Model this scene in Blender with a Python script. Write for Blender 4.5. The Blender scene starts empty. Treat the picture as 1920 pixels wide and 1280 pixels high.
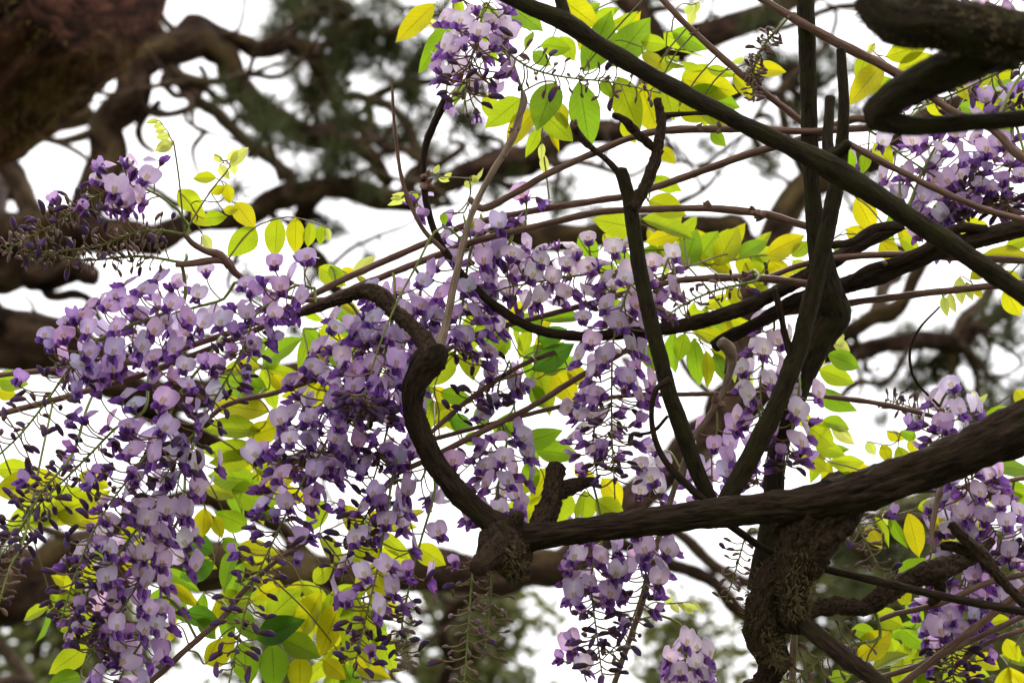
import bpy, math, random
import numpy as np
from mathutils import Vector, Matrix

# ------------------------------------------------------------------ camera, sky, sun, exposure
S = bpy.context.scene
PITCH = math.radians(35.0)
LENS = 55.0
CAM = Vector((0, 0, 1.6))
cd = bpy.data.cameras.new('camera'); cam = bpy.data.objects.new('camera', cd)
S.collection.objects.link(cam); S.camera = cam
cam.location = CAM; cam.rotation_euler = (math.pi / 2 + PITCH, 0, 0)
cd.lens = LENS; cd.sensor_width = 36.0; cd.clip_start = 0.05; cd.clip_end = 5000
cd.dof.use_dof = True; cd.dof.focus_distance = 1.69; cd.dof.aperture_fstop = 4.6

W = bpy.data.worlds.new('World'); S.world = W; W.use_nodes = True
nt = W.node_tree; nt.nodes.clear()
sky = nt.nodes.new('ShaderNodeTexSky'); sky.sky_type = 'NISHITA'; sky.sun_disc = False
sky.sun_elevation = math.radians(62); sky.sun_rotation = math.radians(20)
hs = nt.nodes.new('ShaderNodeHueSaturation'); hs.inputs['Saturation'].default_value = 0.05
mx = nt.nodes.new('ShaderNodeMix'); mx.data_type = 'RGBA'; mx.inputs[0].default_value = 0.85
bg = nt.nodes.new('ShaderNodeBackground'); bg.inputs['Strength'].default_value = 0.1
wo = nt.nodes.new('ShaderNodeOutputWorld')
nt.links.new(sky.outputs[0], hs.inputs['Color']); nt.links.new(hs.outputs[0], mx.inputs[6])
mx.inputs[7].default_value = (10.0, 9.85, 10.0, 1)                 # even white cloud cover
nt.links.new(mx.outputs[2], bg.inputs['Color']); nt.links.new(bg.outputs[0], wo.inputs['Surface'])

sd = bpy.data.lights.new('sun', 'SUN'); sd.energy = 1.4; sd.angle = math.radians(18); sd.color = (1, 0.96, 0.9)
sun = bpy.data.objects.new('sun', sd); S.collection.objects.link(sun)
sun.rotation_euler = (math.radians(-28), math.radians(8), 0)      # high, from beyond the branches
S.view_settings.view_transform = 'Standard'; S.view_settings.look = 'None'
S.view_settings.exposure = 1.15; S.view_settings.gamma = 1.0
S.cycles.use_denoising = True
S.cycles.max_bounces = 7; S.cycles.diffuse_bounces = 4; S.cycles.transmission_bounces = 6
S.cycles.transparent_max_bounces = 4

# ------------------------------------------------------------------ helpers
rnd = random.Random(11)
K = 36.0 / LENS / 1920.0
FWD = Vector((0, math.cos(PITCH), math.sin(PITCH))); UP = Vector((0, -math.sin(PITCH), math.cos(PITCH)))
RIGHT = Vector((1, 0, 0)); ZUP = Vector((0, 0, 1))
def at(x, y, d):
    return CAM + FWD * d + RIGHT * ((x - 960) * K * d) + UP * ((640 - y) * K * d)
COL = S.collection
def link(o, parent=None):
    COL.objects.link(o)
    if parent is not None: o.parent = parent
    return o
def empty(name, loc, label, cat, group=None):
    o = bpy.data.objects.new(name, None); link(o); o.location = loc
    o['label'] = label; o['category'] = cat
    if group: o['group'] = group
    return o
def hash3(i, j, k, s):
    n = (i * 374761393 + j * 668265263 + k * 2147483647 + s * 974634777) & 0xffffffff
    n = ((n ^ (n >> 13)) * 1274126177) & 0xffffffff
    n = ((n ^ (n >> 16)) * 2246822519) & 0xffffffff
    return ((n >> 8) & 0xffff) / 32767.5 - 1.0
def vnoise(P, s=0):
    P = np.asarray(P, float); I = np.floor(P).astype(np.int64); f = P - I; f = f * f * (3 - 2 * f)
    i, j, k = I[..., 0], I[..., 1], I[..., 2]; r = 0
    for a in (0, 1):
        for b in (0, 1):
            for c in (0, 1):
                w = (f[..., 0] if a else 1 - f[..., 0]) * (f[..., 1] if b else 1 - f[..., 1]) * (f[..., 2] if c else 1 - f[..., 2])
                r = r + w * hash3(i + a, j + b, k + c, s)
    return r
def spline(pts, step):
    """Catmull-Rom through rows of (x,y,z,r); returns resampled rows."""
    P = np.array(pts, float)
    if len(P) == 2: P = np.array([P[0], (P[0] + P[1]) / 2, P[1]])
    Q = np.vstack([2 * P[0] - P[1], P, 2 * P[-1] - P[-2]]); out = []
    for i in range(1, len(Q) - 2):
        p0, p1, p2, p3 = Q[i - 1], Q[i], Q[i + 1], Q[i + 2]
        L = np.linalg.norm(p2[:3] - p1[:3])
        n = max(2, int(math.ceil(L / (step if step else max(.6 * (p1[3] + p2[3]) / 2, .004)))))
        for k in range(n):
            t = k / n
            out.append(.5 * ((2 * p1) + (-p0 + p2) * t + (2 * p0 - 5 * p1 + 4 * p2 - p3) * t * t + (-p0 + 3 * p1 - 3 * p2 + p3) * t ** 3))
    out.append(Q[-2]); out = np.array(out); out[:, 3] = np.maximum(out[:, 3], 1e-4)
    return out
def tube_data(R, sides, amp=0.0, freq=1.0, seed=0, wob=0.0, flat_end=False, fine=0.0):
    """R rows (x,y,z,r). returns verts, faces, barkcoords"""
    C = R[:, :3].copy(); n = len(C)
    T = np.gradient(C, axis=0); T /= np.linalg.norm(T, axis=1)[:, None] + 1e-12
    along = np.concatenate([[0], np.cumsum(np.linalg.norm(np.diff(C, axis=0), axis=1))])
    u = np.cross(T[0], [0.31, 0.77, 0.55]); u /= np.linalg.norm(u); U = []
    for i in range(n):
        u = u - T[i] * np.dot(u, T[i]); u /= np.linalg.norm(u) + 1e-12; U.append(u)
    U = np.array(U); V = np.cross(T, U)
    th = np.linspace(0, 2 * math.pi, sides, endpoint=False)
    rm = R[:, 3][:, None]
    c, s = np.cos(th)[None, :], np.sin(th)[None, :]
    rbar = float(np.mean(R[:, 3]))
    B = np.stack([np.broadcast_to(c, (n, sides)), np.broadcast_to(s, (n, sides)), np.broadcast_to(along[:, None] / rbar, (n, sides))], -1)
    rad = np.broadcast_to(rm, (n, sides)).copy()
    if amp > 0:
        q = B * np.array([1.7, 1.7, .32]) * freq
        k = .55 * vnoise(q + seed * 7.3, seed) + .3 * vnoise(q * 2.3 + 5, seed + 1) + .22 * vnoise(q * 5.1 + 9, seed + 2)
        if fine: k = k + fine * (vnoise(B * np.array([3.6, 3.6, 1.6]) * freq + 3, seed + 8) + .7 * vnoise(B * np.array([6.5, 6.5, 3.0]) * freq + 4, seed + 9))
        lump = vnoise(np.stack([c * .6 + 0 * rm, s * .6 + 0 * rm, along[:, None] / rbar * .35 + 0 * c], -1) + seed, seed + 5)
        rad = rad * (1 + amp * k + wob * lump)
    P = C[:, None, :] + U[:, None, :] * (rad * c)[..., None] + V[:, None, :] * (rad * s)[..., None]
    verts = P.reshape(-1, 3); bark = (B * np.array([rbar, rbar, rbar])).reshape(-1, 3)
    F = []
    for i in range(n - 1):
        a = i * sides
        for j in range(sides):
            k2 = (j + 1) % sides
            F.append((a + j, a + k2, a + sides + k2, a + sides + j))
    off = 0.0 if flat_end else .5
    e0 = C[0] - T[0] * R[0, 3] * off; e1 = C[-1] + T[-1] * R[-1, 3] * off
    verts = np.vstack([verts, e0, e1]); bark = np.vstack([bark, bark[0], bark[-1]])
    i0, i1 = len(verts) - 2, len(verts) - 1
    for j in range(sides):
        k2 = (j + 1) % sides
        F.append((i0, k2, j)); F.append((i1, (n - 1) * sides + j, (n - 1) * sides + k2))
    return verts, F, bark
def mesh_from(name, V, F, mats, bark=None, smooth=True, midx=None, col=None):
    me = bpy.data.meshes.new(name)
    me.from_pydata([tuple(v) for v in V], [], F)
    for m in mats: me.materials.append(m)
    if midx is not None: me.polygons.foreach_set('material_index', midx)
    if smooth: me.polygons.foreach_set('use_smooth', [True] * len(me.polygons))
    if bark is not None:
        a = me.attributes.new('bark', 'FLOAT_VECTOR', 'POINT'); a.data.foreach_set('vector', np.asarray(bark, np.float32).ravel())
    if col is not None:
        a = me.attributes.new('tint', 'FLOAT_COLOR', 'POINT'); a.data.foreach_set('color', np.asarray(col, np.float32).ravel())
    me.update(); return me
seedc = [0]
def tube(name, pts, mat, parent, sides=10, step=None, amp=.12, freq=1.0, wob=.1, flat_end=False, fine=0.0):
    seedc[0] += 1
    R = spline(pts, step)
    v, f, b = tube_data(R, sides, amp, freq, seedc[0], wob, flat_end, fine)
    o = bpy.data.objects.new(name, mesh_from(name, v, f, [mat], b)); link(o, parent)
    if parent is not None: o.matrix_parent_inverse = Matrix.Translation(-parent.location)
    return o, R
class Soup:
    def __init__(s): s.v = []; s.f = []; s.m = []; s.n = 0
    def add(s, V, F, mi=0):
        s.v.append(np.asarray(V)); s.f += [tuple(i + s.n for i in q) for q in F]; s.m += [mi] * len(F); s.n += len(V)
    def tube(s, pts, sides=4, step=.01, mi=0):
        v, f, _ = tube_data(spline(pts, step), sides); s.add(v, f, mi)
    def mesh(s, name, mats): return mesh_from(name, np.vstack(s.v), s.f, mats, midx=s.m)

# ------------------------------------------------------------------ materials
def newmat(name):
    m = bpy.data.materials.new(name); m.use_nodes = True; t = m.node_tree; t.nodes.clear()
    return m, t, (lambda k: t.nodes.new(k)), t.links.new
def ramp(N, stops):
    r = N('ShaderNodeValToRGB'); e = r.color_ramp.elements
    while len(e) < len(stops): e.new(.5)
    for q, (p, c) in zip(e, stops): q.position = p; q.color = (*c, 1)
    return r
def bark_mat(name, dark, light, moss, moss_amt, scale, stretch=.22, bump=.6, dist=.004, gloss=.9, cracks=False):
    m, t, N, L = newmat(name)
    a = N('ShaderNodeAttribute'); a.attribute_name = 'bark'
    mp = N('ShaderNodeMapping'); mp.inputs['Scale'].default_value = (scale, scale, scale * stretch)
    L(a.outputs['Vector'], mp.inputs['Vector'])
    n1 = N('ShaderNodeTexNoise'); n1.inputs['Scale'].default_value = 1; n1.inputs['Detail'].default_value = 7; n1.inputs['Roughness'].default_value = .68
    L(mp.outputs[0], n1.inputs['Vector'])
    r1 = ramp(N, [(.36, dark), (.5, tuple((p + q) / 2 for p, q in zip(dark, light))), (.66, light)]); L(n1.outputs['Fac'], r1.inputs[0])
    g = N('ShaderNodeNewGeometry')
    n2 = N('ShaderNodeTexNoise'); n2.inputs['Scale'].default_value = scale * .13; n2.inputs['Detail'].default_value = 5
    L(g.outputs['Position'], n2.inputs['Vector'])
    r2 = ramp(N, [(.5 - .1 * moss_amt, (0, 0, 0)), (.72 - .16 * moss_amt, (1, 1, 1))]); L(n2.outputs['Fac'], r2.inputs[0])
    ml = N('ShaderNodeMath'); ml.operation = 'MULTIPLY'; ml.inputs[1].default_value = min(1, moss_amt); L(r2.outputs[0], ml.inputs[0])
    x = N('ShaderNodeMix'); x.data_type = 'RGBA'; L(ml.outputs[0], x.inputs[0]); L(r1.outputs[0], x.inputs[6]); x.inputs[7].default_value = (*moss, 1)
    b = N('ShaderNodeBsdfPrincipled'); b.inputs['Roughness'].default_value = gloss; b.inputs['Specular IOR Level'].default_value = .2
    L(x.outputs[2], b.inputs['Base Color'])
    bp = N('ShaderNodeBump'); bp.inputs['Strength'].default_value = bump; bp.inputs['Distance'].default_value = dist
    h = n1.outputs['Fac']
    if cracks:
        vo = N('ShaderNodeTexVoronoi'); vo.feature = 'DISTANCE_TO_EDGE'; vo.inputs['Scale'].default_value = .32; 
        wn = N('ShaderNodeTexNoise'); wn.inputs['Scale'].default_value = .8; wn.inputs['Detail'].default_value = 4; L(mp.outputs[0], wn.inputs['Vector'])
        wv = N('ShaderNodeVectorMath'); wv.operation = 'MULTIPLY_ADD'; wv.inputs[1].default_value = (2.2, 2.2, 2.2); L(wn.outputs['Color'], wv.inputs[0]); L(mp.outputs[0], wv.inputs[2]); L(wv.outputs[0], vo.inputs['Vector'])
        ad = N('ShaderNodeMath'); ad.operation = 'MULTIPLY_ADD'; ad.inputs[1].default_value = .9; L(vo.outputs['Distance'], ad.inputs[0]); L(n1.outputs['Fac'], ad.inputs[2]); h = ad.outputs[0]
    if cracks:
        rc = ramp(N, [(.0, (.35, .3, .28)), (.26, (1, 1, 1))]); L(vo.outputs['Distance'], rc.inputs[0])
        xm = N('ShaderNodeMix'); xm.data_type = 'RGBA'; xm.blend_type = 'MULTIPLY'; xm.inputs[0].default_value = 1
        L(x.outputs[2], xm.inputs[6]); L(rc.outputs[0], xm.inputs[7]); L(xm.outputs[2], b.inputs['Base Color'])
    L(h, bp.inputs['Height']); L(bp.outputs[0], b.inputs['Normal'])
    o = N('ShaderNodeOutputMaterial'); L(b.outputs[0], o.inputs[0]); return m
M_OLD = bark_mat('old_wisteria_bark', (.006, .0035, .0022), (.060, .034, .020), (.034, .030, .007), .4, 330, .16, 1.0, .006)
M_MOSSY = bark_mat('mossy_wisteria_bark', (.006, .0042, .002), (.042, .027, .013), (.032, .030, .005), .7, 330, .2, 1.0, .005)
M_ROUGH = bark_mat('gnarled_bark', (.008, .0045, .003), (.115, .068, .042), (.065, .05, .014), .4, 420, .6, 1.0, .008)
M_SHOOT = bark_mat('young_shoot_bark', (.075, .038, .028), (.23, .128, .093), (.08, .06, .03), .2, 500, .08, .6, .0015, .6)
M_PALE = bark_mat('pale_shoot_bark', (.11, .075, .052), (.34, .245, .175), (.09, .07, .03), .2, 500, .08, .6, .0015, .7)
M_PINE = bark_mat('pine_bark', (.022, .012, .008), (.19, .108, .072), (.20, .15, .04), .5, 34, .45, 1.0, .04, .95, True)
M_PINETWIG = bark_mat('pine_twig_bark', (.028, .017, .010), (.11, .068, .043), (.11, .09, .03), .4, 60, .4, .6, .01)
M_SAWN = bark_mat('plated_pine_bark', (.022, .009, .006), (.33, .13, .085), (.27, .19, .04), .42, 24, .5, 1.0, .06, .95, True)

def flat(name, c, rough=.8, trans=0.0, noise=0.0):
    m, t, N, L = newmat(name)
    rgb = N('ShaderNodeRGB'); rgb.outputs[0].default_value = (*c, 1); src = rgb.outputs[0]
    g = N('ShaderNodeNewGeometry'); nz = N('ShaderNodeTexNoise'); nz.inputs['Scale'].default_value = 60
    L(g.outputs['Position'], nz.inputs['Vector'])
    h = N('ShaderNodeHueSaturation'); L(src, h.inputs['Color'])
    mr = N('ShaderNodeMapRange'); mr.inputs[3].default_value = 1 - noise; mr.inputs[4].default_value = 1 + noise
    L(nz.outputs['Fac'], mr.inputs[0]); L(mr.outputs[0], h.inputs['Value'])
    b = N('ShaderNodeBsdfPrincipled'); b.inputs['Roughness'].default_value = rough; L(h.outputs[0], b.inputs['Base Color'])
    o = N('ShaderNodeOutputMaterial'); s = b.outputs[0]
    if trans:
        tr = N('ShaderNodeBsdfTranslucent'); L(h.outputs[0], tr.inputs['Color'])
        x = N('ShaderNodeMixShader'); x.inputs[0].default_value = trans; L(s, x.inputs[1]); L(tr.outputs[0], x.inputs[2]); s = x.outputs[0]
    L(s, o.inputs[0]); return m
M_STEM = flat('raceme_stem', (.21, .26, .05), .6, .25, .5)
M_PED = flat('pedicel', (.27, .18, .08), .7, .35, .4)
M_RACHIS = flat('leaf_stalk', (.20, .16, .05), .6, .2, .4)
M_MOSS = flat('moss_fibre', (.13, .095, .04), .95, .25, .5)
M_LICHEN = flat('lichen_fibre', (.20, .15, .04), .95, .4, .5)
M_NEEDLE = flat('pine_needle', (.085, .10, .025), .6, .35, .6)
M_FARLEAF = flat('far_foliage', (.125, .135, .035), .7, .4, .6)

def leaf_mat():
    m, t, N, L = newmat('wisteria_leaf')
    oi = N('ShaderNodeObjectInfo'); uv = N('ShaderNodeUVMap'); uv.uv_map = 'leafuv'
    sp = N('ShaderNodeSeparateXYZ'); L(uv.outputs[0], sp.inputs[0])
    ab = N('ShaderNodeMath'); ab.operation = 'ABSOLUTE'; L(sp.outputs[0], ab.inputs[0])
    # side veins: sweep towards the tip away from the midrib
    k = N('ShaderNodeMath'); k.operation = 'MULTIPLY_ADD'; k.inputs[1].default_value = -.22; L(ab.outputs[0], k.inputs[0]); L(sp.outputs[1], k.inputs[2])
    fr = N('ShaderNodeMath'); fr.operation = 'MULTIPLY'; fr.inputs[1].default_value = 9.0; L(k.outputs[0], fr.inputs[0])
    pp = N('ShaderNodeMath'); pp.operation = 'PINGPONG'; pp.inputs[1].default_value = .5; L(fr.outputs[0], pp.inputs[0])
    v1 = N('ShaderNodeMapRange'); v1.inputs[1].default_value = 0; v1.inputs[2].default_value = .09; v1.inputs[3].default_value = .80; v1.inputs[4].default_value = 1; L(pp.outputs[0], v1.inputs[0])
    v2 = N('ShaderNodeMapRange'); v2.inputs[1].default_value = .02; v2.inputs[2].default_value = .06; v2.inputs[3].default_value = .62; v2.inputs[4].default_value = 1; L(ab.outputs[0], v2.inputs[0])
    mm = N('ShaderNodeMath'); mm.operation = 'MULTIPLY'; L(v1.outputs[0], mm.inputs[0]); L(v2.outputs[0], mm.inputs[1])
    g = N('ShaderNodeNewGeometry'); nz = N('ShaderNodeTexNoise'); nz.inputs['Scale'].default_value = 45; nz.inputs['Detail'].default_value = 5; L(g.outputs['Position'], nz.inputs['Vector'])
    mr = N('ShaderNodeMapRange'); mr.inputs[3].default_value = .78; mr.inputs[4].default_value = 1.2; L(nz.outputs['Fac'], mr.inputs[0])
    m3 = N('ShaderNodeMath'); m3.operation = 'MULTIPLY'; L(mm.outputs[0], m3.inputs[0]); L(mr.outputs[0], m3.inputs[1])
    h = N('ShaderNodeHueSaturation'); L(oi.outputs['Color'], h.inputs['Color']); L(m3.outputs[0], h.inputs['Value'])
    d = N('ShaderNodeBsdfPrincipled'); d.inputs['Roughness'].default_value = .45; d.inputs['Specular IOR Level'].default_value = .35
    hd = N('ShaderNodeHueSaturation'); hd.inputs['Value'].default_value = .55; L(h.outputs[0], hd.inputs['Color']); L(hd.outputs[0], d.inputs['Base Color'])
    bp = N('ShaderNodeBump'); bp.inputs['Strength'].default_value = .4; bp.inputs['Distance'].default_value = .001; L(mm.outputs[0], bp.inputs['Height']); L(bp.outputs[0], d.inputs['Normal'])
    tr = N('ShaderNodeBsdfTranslucent'); L(h.outputs[0], tr.inputs['Color'])
    x = N('ShaderNodeMixShader'); x.inputs[0].default_value = .68; L(d.outputs[0], x.inputs[1]); L(tr.outputs[0], x.inputs[2])
    o = N('ShaderNodeOutputMaterial'); L(x.outputs[0], o.inputs[0]); return m
M_LEAF = leaf_mat()
def petal_mat():
    m, t, N, L = newmat('wisteria_petal')
    a = N('ShaderNodeAttribute'); a.attribute_name = 'tint'; oi = N('ShaderNodeObjectInfo')
    x0 = N('ShaderNodeMix'); x0.data_type = 'RGBA'; x0.blend_type = 'MULTIPLY'; x0.inputs[0].default_value = 1
    L(a.outputs['Color'], x0.inputs[6]); L(oi.outputs['Color'], x0.inputs[7])
    tc = N('ShaderNodeTexCoord'); nz = N('ShaderNodeTexNoise'); nz.inputs['Scale'].default_value = 260; nz.inputs['Detail'].default_value = 3; L(tc.outputs['Object'], nz.inputs['Vector'])
    mr = N('ShaderNodeMapRange'); mr.inputs[3].default_value = .85; mr.inputs[4].default_value = 1.12; L(nz.outputs['Fac'], mr.inputs[0])
    h = N('ShaderNodeHueSaturation'); L(x0.outputs[2], h.inputs['Color']); L(mr.outputs[0], h.inputs['Value'])
    d = N('ShaderNodeBsdfPrincipled'); d.inputs['Roughness'].default_value = .55; d.inputs['Specular IOR Level'].default_value = .25; L(h.outputs[0], d.inputs['Base Color'])
    tr = N('ShaderNodeBsdfTranslucent'); L(h.outputs[0], tr.inputs['Color'])
    x = N('ShaderNodeMixShader'); x.inputs[0].default_value = .5; L(d.outputs[0], x.inputs[1]); L(tr.outputs[0], x.inputs[2])
    o = N('ShaderNodeOutputMaterial'); L(x.outputs[0], o.inputs[0]); return m
M_PETAL = petal_mat()
def ground_mat():
    m, t, N, L = newmat('garden_ground')
    g = N('ShaderNodeNewGeometry'); n = N('ShaderNodeTexNoise'); n.inputs['Scale'].default_value = .6; n.inputs['Detail'].default_value = 9; L(g.outputs['Position'], n.inputs['Vector'])
    r = ramp(N, [(.4, (.03, .045, .015)), (.55, (.055, .06, .025)), (.68, (.12, .10, .07))]); L(n.outputs['Fac'], r.inputs[0])
    b = N('ShaderNodeBsdfPrincipled'); b.inputs['Roughness'].default_value = .95; L(r.outputs[0], b.inputs['Base Color'])
    bp = N('ShaderNodeBump'); n2 = N('ShaderNodeTexNoise'); n2.inputs['Scale'].default_value = 40; L(g.outputs['Position'], n2.inputs['Vector']); L(n2.outputs['Fac'], bp.inputs['Height']); L(bp.outputs[0], b.inputs['Normal'])
    o = N('ShaderNodeOutputMaterial'); L(b.outputs[0], o.inputs[0]); return m

# ------------------------------------------------------------------ the setting: ground
G = 24; gv = []; gf = []
for i in range(G + 1):
    for j in range(G + 1):
        u, v = (i / G * 2 - 1), (j / G * 2 - 1)
        X, Y = math.copysign(abs(u) ** 3, u) * 1500, math.copysign(abs(v) ** 3, v) * 1500
        gv.append((X, Y, .05 * math.sin(X * .7) * math.cos(Y * .5) * min(1, abs(X) / 4)))
for i in range(G):
    for j in range(G):
        a = i * (G + 1) + j; gf.append((a, a + G + 1, a + G + 2, a + 1))
gr = link(bpy.data.objects.new('ground', mesh_from('ground', gv, gf, [ground_mat()]))); gr['kind'] = 'structure'

# ------------------------------------------------------------------ the old pine behind
def px(pts, d0, d1=None):
    """rows x,y,width(px)[,depth] -> x,y,z,r"""
    n = len(pts); out = []
    for i, p in enumerate(pts):
        d = p[3] if len(p) > 3 else d0 + ((d1 if d1 is not None else d0) - d0) * i / max(1, n - 1)
        q = at(p[0], p[1], d); out.append((q.x, q.y, q.z, p[2] * .5 * K * d))
    return out
pine = empty('pine_tree', (-2.3, 4.0, 0), 'old contorted pine with thick bare twisting limbs behind the wisteria', 'tree')
trunk_pts = [(-2.4, 3.9, -.1, .46), (-2.34, 3.95, .6, .40), (-2.3, 4.0, 1.6, .36), (-2.25, 4.0, 2.8, .35), (-2.1, 4.05, 4.0, .33), (-2.05, 4.1, 5.2, .28), (-2.2, 4.3, 6.4, .2), (-2.0, 4.6, 7.4, .1)]
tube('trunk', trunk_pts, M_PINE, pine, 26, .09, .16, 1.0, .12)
limb_samples = []
def tip(x, y, z, r): return [(x, y, z, r)]
LIMBS = [
 # name, material, trunk start point, pixel rows, depth0, depth1
 ([(-2.1, 4.05, 3.9, .2)], [(-60,520,90),(40,500,78),(110,470,70),(150,430,66),(178,345,64),(200,230,64),(255,135,66),(320,92,66),(380,78,58),(425,110,48),(455,165,45),(500,213,44),(570,250,42),(640,262,38),(700,300,30),(730,345,24)], 4.6, 5.1),
 ([], [(255,140,60),(262,60,66),(250,-40,66)], 4.8, 4.9),
 ([], [(320,92,60),(360,50,50),(430,75,38),(480,92,36),(535,80,34),(585,102,34),(612,150,32),(640,210,26),(690,235,20)], 4.85, 5.3),
 ([], [(300,110,30),(340,150,28),(370,190,28),(405,210,26),(436,242,26),(468,270,26),(515,305,24),(543,333,22),(534,372,20)], 4.9, 4.7),
 ([(-2.1, 4.05, 4.1, .18)], [(-70,300,60),(0,285,56),(40,250,50),(100,230,45),(170,215,40)], 4.9, 5.2),
 ([], [(0,285,44),(24,320,40),(48,372,38),(80,425,40),(110,470,44)], 4.9, 4.7),
 ([(-2.1, 4.0, 3.8, .2)], [(-60,460,110),(40,440,95),(140,425,70),(240,440,58),(330,430,46),(430,412,42),(500,380,42),(567,360,44),(640,352,42),(707,372,42),(770,380,38),(830,350,34),(870,328,44),(930,308,56),(990,300,52),(1035,272,44),(1100,252,40),(1165,245,40),(1230,218,40),(1300,190,40),(1380,170,34),(1460,120,26)], 4.6, 5.2),
 ([], [(600,358,34),(560,420,34),(575,465,34),(597,492,32),(620,530,26),(640,590,20)], 4.9, 5.0),
 ([], [(60,520,46),(95,525,40),(135,508,44),(165,515,40),(176,525,24)], 4.5, 4.4),
 ([], [(80,515,30),(94,553,20),(138,551,17),(168,562,17),(182,590,14),(200,640,12)], 4.5, 4.4),
 ([(-2.2, 4.0, 3.2, .22)], [(-60,635,118),(20,640,112),(100,655,100),(170,690,76),(240,725,62),(330,742,56),(420,740,50),(500,722,44),(580,690,36),(660,640,28)], 4.4, 4.8),
 ([], [(200,700,50),(260,760,48),(330,800,44),(420,845,36),(520,870,30),(620,860,26)], 4.6, 4.9),
 ([(-2.25, 4.0, 2.7, .24)], [(-60,1135,140),(20,1110,130),(90,1080,118),(180,1045,100),(300,1040,92),(450,1062,88),(600,1076,84),(800,1070,80),(940,1085,80),(1050,1068,74),(1130,1000,70),(1200,920,72),(1280,850,70),(1350,800,60),(1378,730,56),(1390,650,54),(1400,580,54),(1440,470,54),(1480,390,56),(1560,330,58),(1640,300,48),(1720,230,40),(1830,180,34),(1960,150,30)], 4.2, 4.9),
 ([], [(180,1045,60),(250,985,40),(330,940,38),(400,935,36),(460,955,34),(540,1000,30),(610,1060,26)], 4.4, 4.5),
 ([], [(1405,575,50),(1420,480,46),(1380,425,46),(1300,425,46),(1200,435,48),(1100,443,50),(1000,450,46),(920,440,36),(860,470,26)], 4.8, 4.9),
 ([], [(1390,790,40),(1460,715,38),(1540,665,38),(1580,630,32),(1613,610,30),(1663,588,32),(1697,560,28),(1713,520,26),(1740,470,22),(1800,450,18)], 4.85, 4.7),
 ([], [(1540,668,34),(1613,655,36),(1680,645,36),(1747,641,36),(1800,645,34),(1828,615,28),(1875,590,26),(1897,553,26),(1930,520,24)], 4.8, 5.0),
 ([], [(1787,642,24),(1798,612,24),(1828,578,24),(1853,550,22),(1890,480,18)], 4.9, 5.1),
 ([], [(1640,598,30),(1650,560,24),(1680,520,22),(1700,470,18)], 4.8, 5.1),
 ([], [(1570,770,14),(1583,735,14),(1613,715,14),(1663,713,14),(1682,693,13),(1703,655,12)], 4.8, 4.7),
 ([], [(1165,245,30),(1210,170,40),(1250,95,50),(1310,68,54),(1385,48,50),(1450,25,46),(1510,-10,42),(1560,-60,40)], 5.1, 5.2),
 ([], [(1250,95,40),(1205,45,52),(1170,-10,56),(1150,-60,56)], 5.1, 5.2),
 ([], [(1310,320,12),(1363,277,11),(1400,250,10),(1433,193,9),(1470,150,8)], 4.9, 5.1),
 ([], [(1450,60,14),(1530,27,14),(1590,12,16),(1640,10,12)], 5.1, 5.2),
 ([], [(1180,960,30),(1280,1004,24),(1330,1054,24),(1407,1094,22),(1480,1110,18)], 4.8, 4.9),
 ([], [(1130,1010,36),(1200,1040,30),(1280,1064,26),(1347,1099,26),(1400,1155,24),(1440,1210,18)], 4.7, 4.7),
 ([], [(1400,1000,18),(1500,960,18),(1613,964,15),(1680,975,14),(1743,977,13),(1800,960,10)], 4.8, 5.0),
 ([], [(770,380,30),(800,300,22),(760,230,20),(690,187,20),(640,183,18),(590,187,14)], 5.0, 5.3),
 ([], [(690,187,20),(750,160,18),(827,150,16),(880,130,14)], 5.2, 5.3),
 ([], [(690,187,18),(694,225,20),(685,255,20),(655,282,18)], 5.2, 5.1),
 ([], [(585,102,24),(640,60,22),(690,40,20),(740,60,16),(800,40,14)], 5.1, 5.3),
 ([], [(535,80,22),(560,30,20),(620,-10,18)], 5.1, 5.3),
 ([], [(640,210,20),(700,260,18),(760,280,16),(820,310,14)], 5.1, 5.0),
 ([], [(300,190,12),(275,215,14),(260,245,16),(268,270,14),(290,285,10)], 4.8, 4.8),
 ([], [(245,190,10),(270,203,11),(315,213,13),(360,200,13)], 4.8, 4.9),
 ([], [(367,187,14),(385,150,13),(375,125,12)], 4.85, 4.9),
 ([], [(460,-10,7),(455,30,7),(445,58,8),(415,65,10)], 4.9, 4.9),
 ([], [(40,550,6),(60,570,7),(66,590,7)], 4.4, 4.4),
 ([], [(900,1085,40),(860,1130,30),(830,1180,24),(845,1240,22),(830,1300,20)], 4.7, 4.9),
 ([], [(620,1075,36),(640,1130,28),(610,1190,26),(640,1250,26),(600,1310,24)], 4.5, 4.8),
]
pine_limbs = []
for i, (st, rows, d0, d1) in enumerate(LIMBS):
    w = max(r[2] for r in rows); q = [rows[0]]
    for a, b in zip(rows, rows[1:]):
        ln = math.hypot(b[0] - a[0], b[1] - a[1])
        if ln > 45: q.append(((a[0] + b[0]) / 2 + rnd.gauss(0, .07) * ln, (a[1] + b[1]) / 2 + rnd.gauss(0, .07) * ln, (a[2] + b[2]) / 2 * rnd.uniform(.88, 1.18)))
        q.append(b)
    rows = q; pts = list(st) + px(rows, d0, d1)
    # extra kinks between the traced points: old pine wood never runs straight
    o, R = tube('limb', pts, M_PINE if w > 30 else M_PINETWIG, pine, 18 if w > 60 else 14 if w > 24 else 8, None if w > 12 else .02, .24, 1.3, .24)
    pine_limbs.append(R)
# the sawn limb: thick, plated, cut square at its end
pts = [(-2.15, 4.0, 3.85, .3)] + px([(-190,262,340),(-60,150,330),(60,48,322),(160,-40,318)], 4.0, 3.5)
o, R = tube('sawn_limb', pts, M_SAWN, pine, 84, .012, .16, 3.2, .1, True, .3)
o['label'] = 'thick reddish plated limb sawn off square'
pine_limbs.append(R)

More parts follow.
